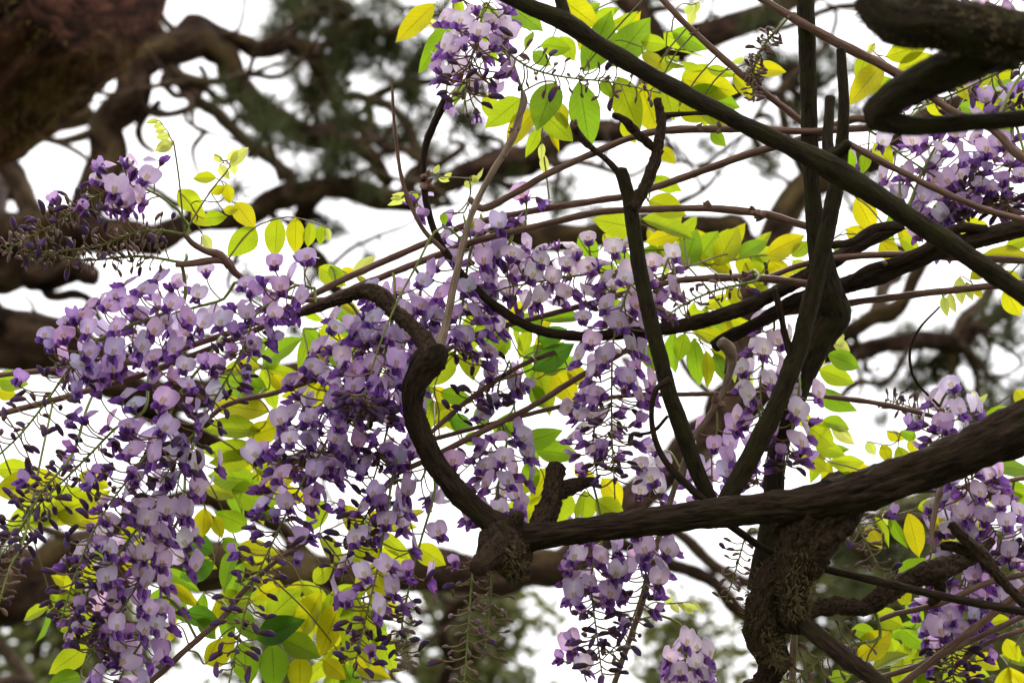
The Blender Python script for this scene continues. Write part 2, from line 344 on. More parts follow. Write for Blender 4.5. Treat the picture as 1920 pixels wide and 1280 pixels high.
# needles: tufts on contorted branchlets
def tuft_mesh(seed):
    r = random.Random(seed); V = []; F = []
    for i in range(95):
        th = r.uniform(0, 2 * math.pi); ph = math.acos(r.uniform(-.25, 1))
        d = Vector((math.sin(ph) * math.cos(th), math.sin(ph) * math.sin(th), math.cos(ph)))
        b = Vector((0, 0, r.uniform(-.035, .02))); L = r.uniform(.06, .095)
        s = d.cross(Vector((r.uniform(-1, 1), r.uniform(-1, 1), r.uniform(-1, 1)))).normalized() * .0011
        k = d.cross(s).normalized() * .0011
        n = len(V); mid = b + d * L * .55 - Vector((0, 0, L * .02)); e = b + d * L - Vector((0, 0, L * .1))
        V += [b + s, b - s, mid + s, mid - s, e, b + k, mid + k]
        F += [(n, n + 1, n + 3, n + 2), (n + 2, n + 3, n + 4), (n, n + 5, n + 6, n + 2)]
    return mesh_from('needle_tuft', V, F, [M_NEEDLE], smooth=False)
TUFTS = [tuft_mesh(i) for i in range(5)]
allp = np.vstack([R[:, :3] for R in pine_limbs[:-1]])
tuft_n = [0]
def add_tuft(p, d, sc):
    if tuft_n[0] >= 298: return
    tuft_n[0] += 1
    o = bpy.data.objects.new('needle_tuft', TUFTS[tuft_n[0] % 5]); link(o, pine)
    q = d.to_track_quat('Z', 'Y') @ Matrix.Rotation(rnd.uniform(0, 6.3), 4, 'Z').to_quaternion()
    o.matrix_parent_inverse = Matrix.Translation(-pine.location)
    o.matrix_basis = Matrix.LocRotScale(p, q, (sc,) * 3)
def crooked(p, L, r0, depth=0):
    # a thin bare twig that wanders off a limb
    d = Vector((rnd.gauss(0, 1), rnd.gauss(0, .5), rnd.gauss(0, 1))).normalized(); q = Vector(p); pts = [(*q, r0)]; k = max(4, int(L / .09))
    for i in range(k):
        d = (d + Vector((rnd.gauss(0, .62), rnd.gauss(0, .4), rnd.gauss(0, .62)))).normalized(); q = q + d * L / k
        pts.append((*q, max(.003, r0 * (1 - .75 * (i + 1) / k))))
    tube('branchlet', pts, M_PINETWIG, pine, 7, .035, .18, 1, .2)
    if depth == 0 and L > .5:
        for i in range(2): crooked(pts[rnd.randrange(len(pts) // 3, len(pts))][:3], L * .5, r0 * .5, 1)
    if rnd.random() < .5: add_tuft(q, d + Vector((0, 0, .5)), rnd.uniform(.8, 1.1))
def branchlet(target, n_t, sc, spread):
    tv = np.array(target); j = int(np.argmin(((allp - tv) ** 2).sum(1))); a = Vector(allp[j]); b = Vector(target)
    L = (b - a).length; k = max(3, int(L / .12)); pts = []
    for i in range(k + 1):
        t = i / k; w = math.sin(t * math.pi) * .25 * min(L, .5) + (0.02 if t > 0 else 0)
        q = a.lerp(b, t) + Vector((rnd.gauss(0, 1), rnd.gauss(0, .6), rnd.gauss(0, 1))) * w * .5
        pts.append((q.x, q.y, q.z, .011 * (1 - t) + .004))
    o, R = tube('branchlet', pts, M_PINETWIG, pine, 6, .03, .15, 1, .1)
    for i in range(n_t):
        s = R[max(0, len(R) - 1 - int(rnd.random() ** 1.5 * len(R) * .7))]
        e = Vector(s[:3]) + Vector((rnd.gauss(0, spread), rnd.gauss(0, spread), rnd.gauss(0, spread)))
        dv = (e - Vector(s[:3])); dv = (dv.normalized() if dv.length > 1e-5 else ZUP) + Vector((0, 0, .5))
        if i == 0: e = Vector(R[-1][:3])
        elif (e - Vector(s[:3])).length > .05:
            m = Vector(s[:3]).lerp(e, .5) + Vector((rnd.gauss(0, .015), 0, rnd.gauss(0, .015)))
            tube('branchlet', [(*s[:3], .005), (*m, .004), (*e, .003)], M_PINETWIG, pine, 5, .04, .1, 1, 0)
        add_tuft(e, dv, sc * rnd.uniform(.8, 1.2))
for (cx, cy, rx, ry, n, t, dd, sc) in [
    (700, 40, 150, 60, 9, 4, 5.4, 1.1), (780, 130, 90, 70, 6, 4, 5.4, 1.1), (700, 260, 130, 60, 6, 3, 5.3, 1.0), (560, 20, 70, 40, 4, 4, 5.2, 1.1), (640, 120, 60, 50, 4, 3, 5.3, 1.0),
    (455, 225, 40, 30, 3, 3, 4.7, 1.1), (635, 290, 40, 30, 2, 4, 4.9, 1.1), (840, 260, 60, 60, 4, 3, 5.2, 1.0), (560, 180, 40, 50, 2, 3, 5.2, .9),
    (960, 240, 60, 60, 2, 3, 5.2, 1.0), (1060, 340, 50, 40, 2, 3, 5.0, .9), (1240, 20, 60, 40, 3, 3, 5.3, 1.0), (1460, 130, 70, 60, 5, 3, 5.2, .9), (1480, 210, 60, 50, 3, 3, 5.2, .9),
    (1560, 130, 50, 60, 3, 3, 5.2, .9), (1450, 320, 60, 50, 2, 2, 5.0, .8), (1640, 330, 60, 40, 2, 3, 5.0, 1), (1890, 690, 40, 70, 5, 4, 5.0, 1.0), (1750, 690, 70, 60, 4, 3, 5.0, .9), (1780, 740, 60, 40, 3, 3, 5.0, .9), (1700, 760, 40, 40, 2, 2, 5.0, .8),
    (660, 440, 60, 40, 3, 2, 4.9, .9), (500, 400, 60, 40, 2, 2, 5.0, .9), (560, 620, 80, 60, 2, 2, 4.9, .8), (1630, 1060, 70, 60, 5, 4, 5.2, 1.1), (1590, 1020, 50, 40, 2, 4, 5.2, 1.0), (1880, 580, 40, 40, 2, 3, 5.1, .9), (700, 620, 40, 50, 2, 2, 4.9, .8), (60, 380, 30, 30, 1, 2, 4.9, .8)]:
    for i in range(n):
        q = at(cx + rnd.gauss(0, .6) * rx, cy + rnd.gauss(0, .6) * ry, dd + rnd.uniform(-.25, .25))
        branchlet(q, t, sc, .09)

for R in pine_limbs[:-1]:
    Lm = float(np.linalg.norm(np.diff(R[:, :3], axis=0), axis=1).sum())
    for i in range(int(Lm * 1.5 + .6)):
        s = R[rnd.randrange(len(R))]; crooked(s[:3], rnd.uniform(.25, .9), min(.02, max(.006, s[3] * .4)))
# trees farther off, seen low between the branches
def far_tree(name, base_px, d, top_py, width, label, seed, n=1500, conifer=False):
    r = random.Random(seed); c = at(base_px, top_py, d); H = c.z; root = empty(name, (c.x, c.y, 0), label, 'tree', 'trees standing beyond the pine')
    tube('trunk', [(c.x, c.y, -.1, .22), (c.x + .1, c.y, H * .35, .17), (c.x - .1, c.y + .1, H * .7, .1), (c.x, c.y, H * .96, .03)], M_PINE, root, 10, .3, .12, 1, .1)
    V = []; F = []; tips = []
    for i in range(46):
        t = r.uniform(.35, .98); ang = r.uniform(0, 6.283); rr = width * (1.1 - t if conifer else math.sin(min(1, (t - .25) / .75) * math.pi * .93) + .15) * r.uniform(.5, 1)
        a = Vector((c.x, c.y, H * t * .93)); b = Vector((c.x + math.cos(ang) * rr, c.y + math.sin(ang) * rr, H * t + r.uniform(-.1, .35)))
        m = a.lerp(b, .5) + Vector((r.gauss(0, .12), r.gauss(0, .12), r.gauss(0, .15)))
        tube('branch', [(*a, .04), (*m, .028), (*b, .01)], M_PINETWIG, root, 5, .15, .1, 1, .05)
        tips += [b, m.lerp(b, .5), a.lerp(b, .8) + Vector((r.gauss(0, .15), r.gauss(0, .15), r.gauss(0, .1)))]
    for tp in tips:
        k = int(n * 1.6 / len(tips)); sg = r.uniform(.12, .24)
        for j in range(k):
            p = tp + Vector((r.gauss(0, sg), r.gauss(0, sg), r.gauss(0, sg * .6))); s = r.uniform(.045, .085)
            u = Vector((r.gauss(0, 1), r.gauss(0, 1), r.gauss(0, .5))).normalized(); w = u.cross(Vector((r.gauss(0, 1), r.gauss(0, 1), r.gauss(0, 1)))).normalized()
            i0 = len(V); V += [p - u * s, p + w * s * .5, p + u * s, p - w * s * .5]; F.append((i0, i0 + 1, i0 + 2, i0 + 3))
    o = bpy.data.objects.new('crown', mesh_from('crown', V, F, [M_FARLEAF], smooth=False)); link(o, root); o.matrix_parent_inverse = Matrix.Translation(-root.location); o['kind'] = 'stuff'
far_tree('garden_tree', 90, 11, 1130, 1.15, 'distant leafy garden tree under the low thick pine limb beside its trunk', 1, 5200)
far_tree('garden_tree', 560, 12.5, 1120, 1.3, 'distant brownish sparse tree seen below the yellow wisteria leaves', 2, 3800)
far_tree('conifer', 900, 12, 1075, 1.1, 'distant green conifer beneath the mossy sawn knot of the wisteria', 3, 5200, True)
far_tree('conifer', 1290, 13, 1180, .8, 'distant low conifer under the hanging flower cluster with white petals', 4, 3600, True)
far_tree('garden_tree', 1660, 10.5, 985, 1.15, 'distant dense green tree behind the gnarled vine trunk', 5, 7000)
far_tree('garden_tree', 1950, 11.5, 1090, 1.1, 'distant green tree behind the crossing brown shoots', 6, 4200)

# ------------------------------------------------------------------ the wisteria: wood
wis = empty('wisteria_vine', (.3, 1.5, 0), 'flowering wisteria vine with hanging purple racemes and yellow-green leaves', 'vine')
WP = []                                                            # sampled points of the wood, for leaf and raceme stalks to spring from
def wood(name, rows, mat, d0, d1=None, sides=None, amp=.12, freq=1.0, wob=.1, extra=None, record=True):
    pts = px(rows, d0, d1)
    if extra: pts = pts + extra
    w = max(r[2] for r in rows)
    sides = int(sides * 1.4) if sides and w > 16 else sides or (28 if w > 40 else 18 if w > 24 else 12 if w > 14 else 8)
    step = max(.0035, .16 * w * .5 * K * d0 * 2) if w > 20 else .006
    o, R = tube(name, pts, mat, wis, sides, step, amp, freq, wob, False, .55 if mat is M_ROUGH else .3)
    if record: WP.append(R[:, :3])
    return o
wood('limb', [(1990,765,90),(1940,790,88),(1800,853,80),(1680,897,73),(1560,935,68),(1450,950,58),(1300,966,52),(1150,986,46),(1020,1003,45),(950,1012,58),(925,1016,40)], M_OLD, 1.50, 1.66, 36, .26, 1.8, .08)
wood('limb', [(985,1015,46),(950,1000,52),(915,975,44),(860,922,41),(812,862,39),(781,792,39),(774,742,42),(788,702,48),(812,668,52),(826,650,34)], M_OLD, 1.65, 1.62, 30, .3, 1.7, .16)
wood('limb', [(812,672,44),(798,642,34),(770,610,31),(737,582,28),(716,556,34),(682,546,28),(640,560,22),(598,575,18),(560,590,10)], M_ROUGH, 1.62, 1.70, 24, .3, 1.4, .2)
wood('pale_shoot', [(818,668,24),(828,635,18),(838,600,15),(852,530,14),(870,450,13),(890,388,12),(922,325,13),(950,280,14),(968,240,16),(975,215,13),(982,190,14),(980,172,9)], M_PALE, 1.62, 1.66, 12, .14, 1, .14)
# knot with a broken, mossy underside
wood('knot', [(935,985,60),(945,1015,86),(960,1040,84),(962,1065,64),(955,1082,36)], M_ROUGH, 1.64, 1.62, 34, .34, 1.6, .22)
wood('stub', [(945,1020,50),(922,1038,48),(905,1052,44),(898,1066,34)], M_ROUGH, 1.62, 1.58, 24, .3, 1.5, .15)
wood('stub', [(1012,1000,44),(1022,970,42),(1034,945,38),(1038,915,40),(1040,890,34),(1045,872,30)], M_ROUGH, 1.67, 1.70, 24, .38, 1.6, .22)
wood('stub', [(1035,932,26),(1062,915,30),(1090,906,22),(1120,902,14)], M_ROUGH, 1.69, 1.72, 16, .34, 1.5, .2)
wood('stub', [(960,1000,36),(968,980,36),(972,962,22)], M_ROUGH, 1.63, 1.62, 16, .4, 1.5, .2)
# the gnarled trunk
wood('gnarled_trunk', [(1600,915,70),(1565,945,92),(1532,985,100),(1504,1030,92),(1488,1080,72),(1484,1125,50),(1489,1155,46),(1497,1180,34)], M_ROUGH, 1.58, 1.60, 44, .34, 2.0, .3)
wood('gnarled_trunk', [(1490,1045,50),(1462,1075,56),(1437,1110,58),(1429,1159,68),(1432,1200,66),(1453,1230,58),(1446,1258,48),(1428,1295,44),(1405,1345,48)], M_ROUGH, 1.60, 1.64, 44, .34, 2.0, .3,
     extra=[(.24, 1.57, 1.95, .014 * 1.2), (.27, 1.54, 1.5, .022), (.25, 1.56, .9, .028), (.30, 1.5, .3, .034), (.3, 1.5, -.05, .05)])
wood('limb', [(1495,1160,40),(1525,1140,32),(1565,1134,32),(1622,1136,29),(1665,1108,36),(1705,1086,34),(1755,1070,44),(1790,1056,32),(1830,1038,26),(1862,1012,14)], M_ROUGH, 1.60, 1.66, 22, .34, 1.5, .2)
wood('limb', [(1755,1075,26),(1762,1105,22),(1745,1130,14)], M_ROUGH, 1.66, 1.70, 14, .3, 1.4, .2)
wood('limb', [(1783,982,16),(1800,1002,20),(1830,1030,26),(1862,1068,24),(1895,1105,18),(1940,1150,16)], M_ROUGH, 1.60, 1.58, 16, .36, 1.5, .2)
wood('limb', [(1765,1022,14),(1790,1025,20),(1830,1040,20)], M_ROUGH, 1.61, 1.60, 12, .36, 1.5, .2)
wood('limb', [(1490,1155,34),(1540,1196,34),(1600,1244,31),(1680,1300,29),(1760,1355,29)], M_OLD, 1.60, 1.50, 20, .18, 1.3, .1)
# uprights
wood('limb', [(1422,1105,40),(1428,1060,40),(1441,1000,38),(1450,930,37),(1456,850,36),(1482,762,44),(1511,690,47),(1540,628,54),(1562,594,62),(1553,560,62),(1540,490,46),(1527,400,33),(1520,300,30),(1515,150,32),(1509,-30,32),(1505,-140,32)], M_MOSSY, 1.70, 1.66, 30, .13, 1.2, .08)
wood('limb', [(1348,955,30),(1370,925,34),(1402,868,36),(1442,788,36),(1480,702,35),(1502,640,33),(1522,560,32),(1542,470,30),(1562,380,30),(1575,310,27),(1582,205,21),(1577,92,17)], M_MOSSY, 1.62, 1.62, 22, .13, 1.2, .1)
wood('twig', [(1484,672,14),(1470,620,13),(1462,580,12),(1452,542,11)], M_OLD, 1.62, 1.60, 10, .25, 1.4, .2)
wood('limb', [(860,-45,24),(930,-14,24),(1000,16,30),(1060,42,37),(1130,88,34),(1250,158,32),(1380,226,32),(1480,275,35),(1560,316,48),(1640,366,40),(1740,430,39),(1830,490,37),(1930,560,36),(2000,610,36)], M_MOSSY, 1.56, 1.54, 24, .12, 1.2, .1)
wood('stub', [(1062,42,26),(1054,12,22),(1045,-25,22)], M_MOSSY, 1.56, 1.56, 16, .2, 1.3, .15)
wood('stub', [(1556,318,36),(1552,270,22),(1553,230,20),(1557,183,20)], M_MOSSY, 1.58, 1.60, 16, .2, 1.3, .15)
wood('stub', [(1540,300,30),(1575,285,26),(1590,268,16)], M_MOSSY, 1.57, 1.55, 16, .35, 1.3, .25)
wood('limb', [(1345,955,22),(1322,915,28),(1298,858,30),(1257,742,31),(1235,660,30),(1211,560,29),(1191,450,28),(1182,385,27),(1172,345,24),(1164,318,22)], M_MOSSY, 1.63, 1.62, 22, .1, 1.2, .08)
wood('limb', [(1183,392,24),(1208,352,22),(1228,300,20),(1236,262,20),(1240,228,19),(1232,186,15)], M_ROUGH, 1.62, 1.63, 16, .3, 1.4, .2)
wood('twig', [(1166,330,14),(1140,302,11),(1110,278,12),(1082,250,15),(1076,230,12)], M_ROUGH, 1.62, 1.60, 12, .34, 1.5, .2)
wood('twig', [(1238,290,16),(1215,268,15),(1190,245,17),(1172,225,14),(1150,215,10)], M_ROUGH, 1.63, 1.60, 12, .36, 1.5, .25)
wood('twig', [(1240,216,12),(1275,214,9),(1330,211,9),(1360,205,6)], M_OLD, 1.63, 1.65, 10, .2, 1.3, .2)
wood('twig', [(1256,712,16),(1232,728,12),(1222,765,10),(1226,815,11),(1250,868,13),(1298,918,14),(1335,948,14)], M_OLD, 1.60, 1.62, 10, .15, 1.3, .12)
wood('twig', [(1190,815,6),(1225,808,7),(1252,780,6)], M_OLD, 1.62, 1.62, 8)
# limb close to the lens at the upper corner
wood('limb', [(1622,-5,50),(1650,22,70),(1690,40,92),(1760,44,96),(1850,58,92),(1950,72,90)], M_MOSSY, 1.22, 1.20, 30, .2, 1.4, .12)
wood('limb', [(1900,85,84),(1840,102,84),(1765,138,76),(1705,168,66),(1660,194,56),(1640,212,50),(1662,226,46),(1720,236,38),(1820,230,32),(1920,222,33),(2010,214,34)], M_MOSSY, 1.24, 1.26, 28, .2, 1.4, .1)
# braided older stems
wood('limb', [(1690,420,26),(1620,455,27),(1540,502,28),(1440,556,28),(1380,582,28),(1280,610,26),(1180,624,22),(1080,630,19),(1000,615,18),(932,576,16),(880,530,15),(842,482,14),(820,446,13),(800,382,12),(794,320,12),(800,268,13),(820,220,14),(836,186,16)], M_OLD, 1.74, 1.68, 16, .2, 1.3, .14)
wood('limb', [(1340,650,22),(1360,636,24),(1420,605,25),(1500,562,28),(1580,537,30),(1660,511,33),(1750,474,32),(1840,446,35),(1930,424,35),(2000,410,34)], M_OLD, 1.75, 1.68, 20, .22, 1.3, .12)
wood('limb', [(1590,528,10),(1625,505,14),(1680,490,18),(1730,470,20),(1790,430,18),(1850,430,16)], M_OLD, 1.70, 1.69, 14, .2, 1.3, .12)
wood('limb', [(1690,424,20),(1640,428,18),(1600,452,16),(1560,460,14)], M_OLD, 1.68, 1.66, 12, .3, 1.3, .2)
wood('limb', [(1352,640,22),(1368,655,24),(1374,672,18),(1368,700,14),(1350,747,12),(1322,790,11),(1298,826,11),(1273,892,11),(1250,960,11),(1233,1020,11),(1207,1120,11),(1180,1200,11),(1150,1285,11)], M_PALE, 1.67, 1.74, 12, .2, 1.2, .2)
# young shoots
SH = [
 (M_SHOOT, [(1225,-20,11),(1290,50,12),(1400,148,13),(1500,226,12),(1540,262,11)], 1.70, 1.70),
 (M_SHOOT, [(1400,-20,14),(1480,30,15),(1560,75,18),(1650,120,18),(1720,160,17),(1780,205,15),(1860,242,15),(1900,283,16),(1950,320,16)], 1.66, 1.60),
 (M_SHOOT, [(880,372,10),(905,391,15),(960,365,13),(1030,325,13),(1120,284,13),(1190,256,13),(1260,244,14),(1400,242,14),(1510,246,13),(1620,240,13),(1700,228,12)], 1.66, 1.66),
 (M_SHOOT, [(-20,705,10),(277,674,12),(333,657,12),(500,597,12),(640,526,13),(827,443,13),(880,421,13),(1000,395,13),(1120,376,13),(1180,366,13),(1290,330,14),(1350,308,14),(1420,284,15),(1500,262,15),(1560,240,16),(1600,223,15),(1640,225,13)], 1.80, 1.66),
 (M_SHOOT, [(-20,780,11),(100,750,12),(260,704,12),(390,655,12),(500,610,12),(640,550,13),(790,490,13),(890,453,13),(1000,426,13),(1110,400,13),(1200,393,13),(1330,391,14),(1430,401,15),(1500,420,14),(1540,432,13)], 1.78, 1.67),
 (M_SHOOT, [(1960,524,13),(1920,530,13),(1750,548,13),(1590,568,13),(1500,582,12),(1430,592,11)], 1.72, 1.74),
 (M_SHOOT, [(1215,540,10),(1280,525,12),(1400,521,15),(1500,530,15),(1560,546,14)], 1.72, 1.70),
 (M_SHOOT, [(1440,520,10),(1520,492,12),(1640,478,13),(1760,481,13),(1940,490,13)], 1.74, 1.70),
 (M_SHOOT, [(735,148,5),(737,200,6),(743,265,7),(756,345,8),(790,425,9),(832,470,10)], 1.66, 1.68),
 (M_SHOOT, [(800,818,9),(873,754,10),(967,690,10),(1040,660,9)], 1.74, 1.78),
 (M_SHOOT, [(815,822,9),(923,794,9),(1060,760,9),(1180,741,9),(1280,739,9),(1400,738,9),(1500,738,9),(1545,743,9),(1640,755,10),(1730,775,9),(1765,786,8)], 1.78, 1.76),
 (M_SHOOT, [(740,890,9),(823,850,11),(940,790,11),(1000,760,11),(1080,710,11),(1157,667,11),(1230,620,10)], 1.74, 1.74),
 (M_SHOOT, [(830,660,9),(887,630,11),(947,610,11),(1000,597,11),(1123,564,11),(1200,540,11),(1290,500,9)], 1.76, 1.78),
 (M_SHOOT, [(1570,258,13),(1647,300,13),(1747,350,13),(1847,393,13),(1950,420,13)], 1.62, 1.60),
 (M_SHOOT, [(1365,650,5),(1360,700,6)], 1.7, 1.7),
 (M_OLD, [(1340,962,14),(1360,978,14),(1447,1037,15),(1527,1061,15),(1680,1097,16),(1780,1120,16),(1940,1150,16)], 1.64, 1.56),
 (M_SHOOT, [(1640,1165,8),(1680,1150,10),(1763,1131,11),(1847,1094,11),(1940,1072,11)], 1.70, 1.70),
 (M_SHOOT, [(1680,1290,14),(1780,1214,14),(1900,1120,14),(1950,1080,14)], 1.68, 1.66),
 (M_SHOOT, [(1590,1290,10),(1647,1270,11),(1713,1250,11),(1813,1204,11),(1940,1144,11)], 1.72, 1.70),
 (M_SHOOT, [(1790,1250,8),(1847,1207,9),(1940,1172,9)], 1.74, 1.74),
 (M_SHOOT, [(240,1310,11),(283,1277,12),(333,1231,12),(383,1187,12),(420,1154,11),(460,1104,11),(520,1050,9),(600,1000,8)], 1.70, 1.76),
 (M_SHOOT, [(350,830,8),(420,762,10),(520,735,10),(620,700,10),(760,640,9)], 1.82, 1.80),
 (M_PALE, [(1485,1300,14),(1487,1230,14),(1490,1180,12)], 1.72, 1.70),
 (M_PALE, [(1752,1035,9),(1747,1000,10),(1757,940,11),(1775,900,10)], 1.72, 1.72),
 (M_SHOOT, [(1690,922,8),(1790,915,9),(1940,893,9)], 1.76, 1.76),
 (M_SHOOT, [(430,500,16),(412,478,17),(385,470,13),(360,455,11),(345,437,9)], 1.72, 1.70),
 (M_SHOOT, [(520,560,8),(470,530,10),(440,510,14),(425,490,16),(400,488,14),(360,494,13),(330,497,8)], 1.74, 1.70),
 (M_SHOOT, [(640,560,12),(570,562,9),(500,546,8),(455,532,8)], 1.72, 1.74),
]
for m, rows, d0, d1 in SH: wood('shoot', rows, m, d0, d1, None, .12, 1.2, .14)
wood('tendril', [(1762,575,3.5),(1724,616,4.5),(1706,660,5),(1716,712,5),(1762,762,5)], M_OLD, 1.72, 1.74, 8, 0, 1, 0)
WP = np.vstack(WP)
WPL = WP
# leaf buds / spur nodes along the shoots
for (x, y, d, s) in [(1332,385,1.67,16),(1432,388,1.67,20),(1412,412,1.67,18),(1352,302,1.66,14),(1304,318,1.66,14),(1408,278,1.66,12),(785,350,1.68,20),(800,330,1.68,16),(930,293,1.66,9),(968,255,1.66,12),(1080,240,1.6,16),(1400,520,1.7,18),(1660,490,1.7,16),(1168,310,1.62,10),(1378,775,1.7,22),(1470,40,1.66,12),(1305,58,1.7,10),(720,560,1.62,16),(735,565,1.62,14),(1150,385,1.66,10)]:
    q = at(x, y, d); j = int(np.argmin(((WPL - np.array(q)) ** 2).sum(1))); base = Vector(WPL[j]); u = s * K * d
    for k in range(3):
        dv = (UP * rnd.uniform(-.6, 1) + RIGHT * rnd.gauss(0, .9) - FWD * .3).normalized()
        tube('leaf_bud', [(*base, u * .4), (*(base + dv * u * .5), u * .36), (*(base + dv * u * 1.1), u * .06)], M_SHOOT, wis, 8, .002, .3, 1.2, .1)
# shaggy fibres of moss on the gnarled wood
def moss(rows, d, n, seed, ln, mat=None, par=None, th=.0006):
    r = random.Random(seed); V = []; F = []
    P = px(rows, d)
    for i in range(n):
        t = r.uniform(0, len(P) - 1.001); k = int(t); f = t - k
        q = [P[k][j] * (1 - f) + P[k + 1][j] * f for j in range(4)]
        v = Vector((r.gauss(0, 1), r.gauss(0, 1), r.gauss(0, 1))); ax = Vector(P[k + 1][:3]) - Vector(P[k][:3]); ax.normalize()
        v = (v - ax * v.dot(ax)).normalized(); b = Vector(q[:3]) + v * q[3] * .97
        g = (v * r.uniform(.3, 1) + ax * r.gauss(0, .9) + Vector((r.gauss(0, .6), r.gauss(0, .6), r.gauss(0, .6)))).normalized() * r.uniform(.4, 1.2) * ln
        s = g.cross(v + Vector((.1, .2, .3))).normalized() * th; i0 = len(V)
        V += [b - s, b + s, b + g * .6 + s * .6 + Vector((0, 0, -ln * .05)), b + g]; F += [(i0, i0 + 1, i0 + 2), (i0, i0 + 2, i0 + 3)]
    o = bpy.data.objects.new('moss', mesh_from('moss', V, F, [mat or M_MOSS], smooth=False)); link(o, par or wis); o.matrix_parent_inverse = Matrix.Translation(-(par or wis).location); o['kind'] = 'stuff'
moss([(1462,1075,62),(1436,1115,68),(1428,1160,66),(1436,1200,60),(1458,1222,54),(1452,1245,48)], 1.615, 2600, 1, .009)
moss([(1540,980,96),(1506,1030,94),(1494,1080,80),(1490,1125,62),(1495,1160,48)], 1.59, 1500, 2, .007)
moss([(-60,150,330,3.82),(60,48,322,3.66),(160,-40,318,3.5)], 3.7, 2600, 4, .03, M_LICHEN, pine, .0022)
moss([(1622,-5,50,1.22),(1650,22,70,1.22),(1690,40,92,1.215),(1760,44,96,1.21),(1850,58,92,1.205),(1950,72,90,1.2)], 1.2, 1800, 6, .008)
moss([(945,1020,80),(960,1045,84),(962,1068,62),(955,1084,30)], 1.625, 1100, 3, .007)

# ------------------------------------------------------------------ leaves
def leaflet_mesh(seed):
    r = random.Random(seed); nu, nv = 6, 10; V = []; F = []; UVc = []
    droop = r.uniform(.02, .16); fold = r.uniform(.05, .28); side = r.uniform(-.07, .07); ph = r.uniform(0, 6)
    pk = r.uniform(.36, .46)
    for j in range(nv + 1):
        t = j / nv
        w = (math.sin(math.pi * min(1, t / pk) * .5) ** .75 if t < pk else (1 - ((t - pk) / (1 - pk)) ** 1.9)) * (1 if t < .84 else 1 - .35 * (t - .84) / .16)
        w = max(w, .0 if j in (0, nv) else .03) * .5
        for i in range(nu + 1):
            s = i / nu * 2 - 1
            z = -droop * t * t + fold * abs(s) * w * .9 + .014 * math.sin(t * 15 + ph + (2 if s > 0 else 0)) * abs(s)
            V.append((s * w + side * t * t, t, z)); UVc.append((s, t))
    for j in range(nv):
        for i in range(nu):
            a = j * (nu + 1) + i; F.append((a, a + 1, a + nu + 2, a + nu + 1))
    me = mesh_from('leaflet', V, F, [M_LEAF])
    uv = me.uv_layers.new(name='leafuv')
    for lp in me.loops: uv.data[lp.index].uv = UVc[lp.vertex_index]
    return me
LEAFM = [leaflet_mesh(i) for i in range(8)]
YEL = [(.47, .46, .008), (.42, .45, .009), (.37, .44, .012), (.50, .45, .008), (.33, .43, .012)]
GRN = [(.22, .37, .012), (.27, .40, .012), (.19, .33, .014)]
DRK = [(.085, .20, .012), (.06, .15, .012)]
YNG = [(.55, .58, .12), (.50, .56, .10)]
def world_part(o, M, parent):
    o.matrix_parent_inverse = Matrix.Translation(-wis.location) if parent is wis else Matrix.Identity(4)
    o.matrix_basis = M
def place_leaflet(B, T, width, kind, parent):
    Y = T - B; L = Y.length; Y = Y.normalized()
    toward = (CAM - B).normalized()
    N = toward * 1.0 + ZUP * .1 + Vector((rnd.gauss(0, .33), rnd.gauss(0, .33), rnd.gauss(0, .33)))
    N = (N - Y * N.dot(Y)).normalized(); X = Y.cross(N).normalized()
    o = bpy.data.objects.new('leaflet', rnd.choice(LEAFM)); link(o, parent)
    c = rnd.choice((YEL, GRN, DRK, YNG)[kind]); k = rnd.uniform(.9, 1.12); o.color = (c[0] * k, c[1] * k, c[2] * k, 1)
    sx = width * 1.08; M = Matrix(((X.x * sx, Y.x * L, N.x * L, B.x), (X.y * sx, Y.y * L, N.y * L, B.y), (X.z * sx, Y.z * L, N.z * L, B.z), (0, 0, 0, 1)))
    o.matrix_parent_inverse = Matrix.Identity(4); o.matrix_basis = M
    return o
def nearest_wood(p):
    d = ((WP - np.array(p)) ** 2).sum(1); j = int(np.argmin(d)); return Vector(WP[j]), math.sqrt(d[j])
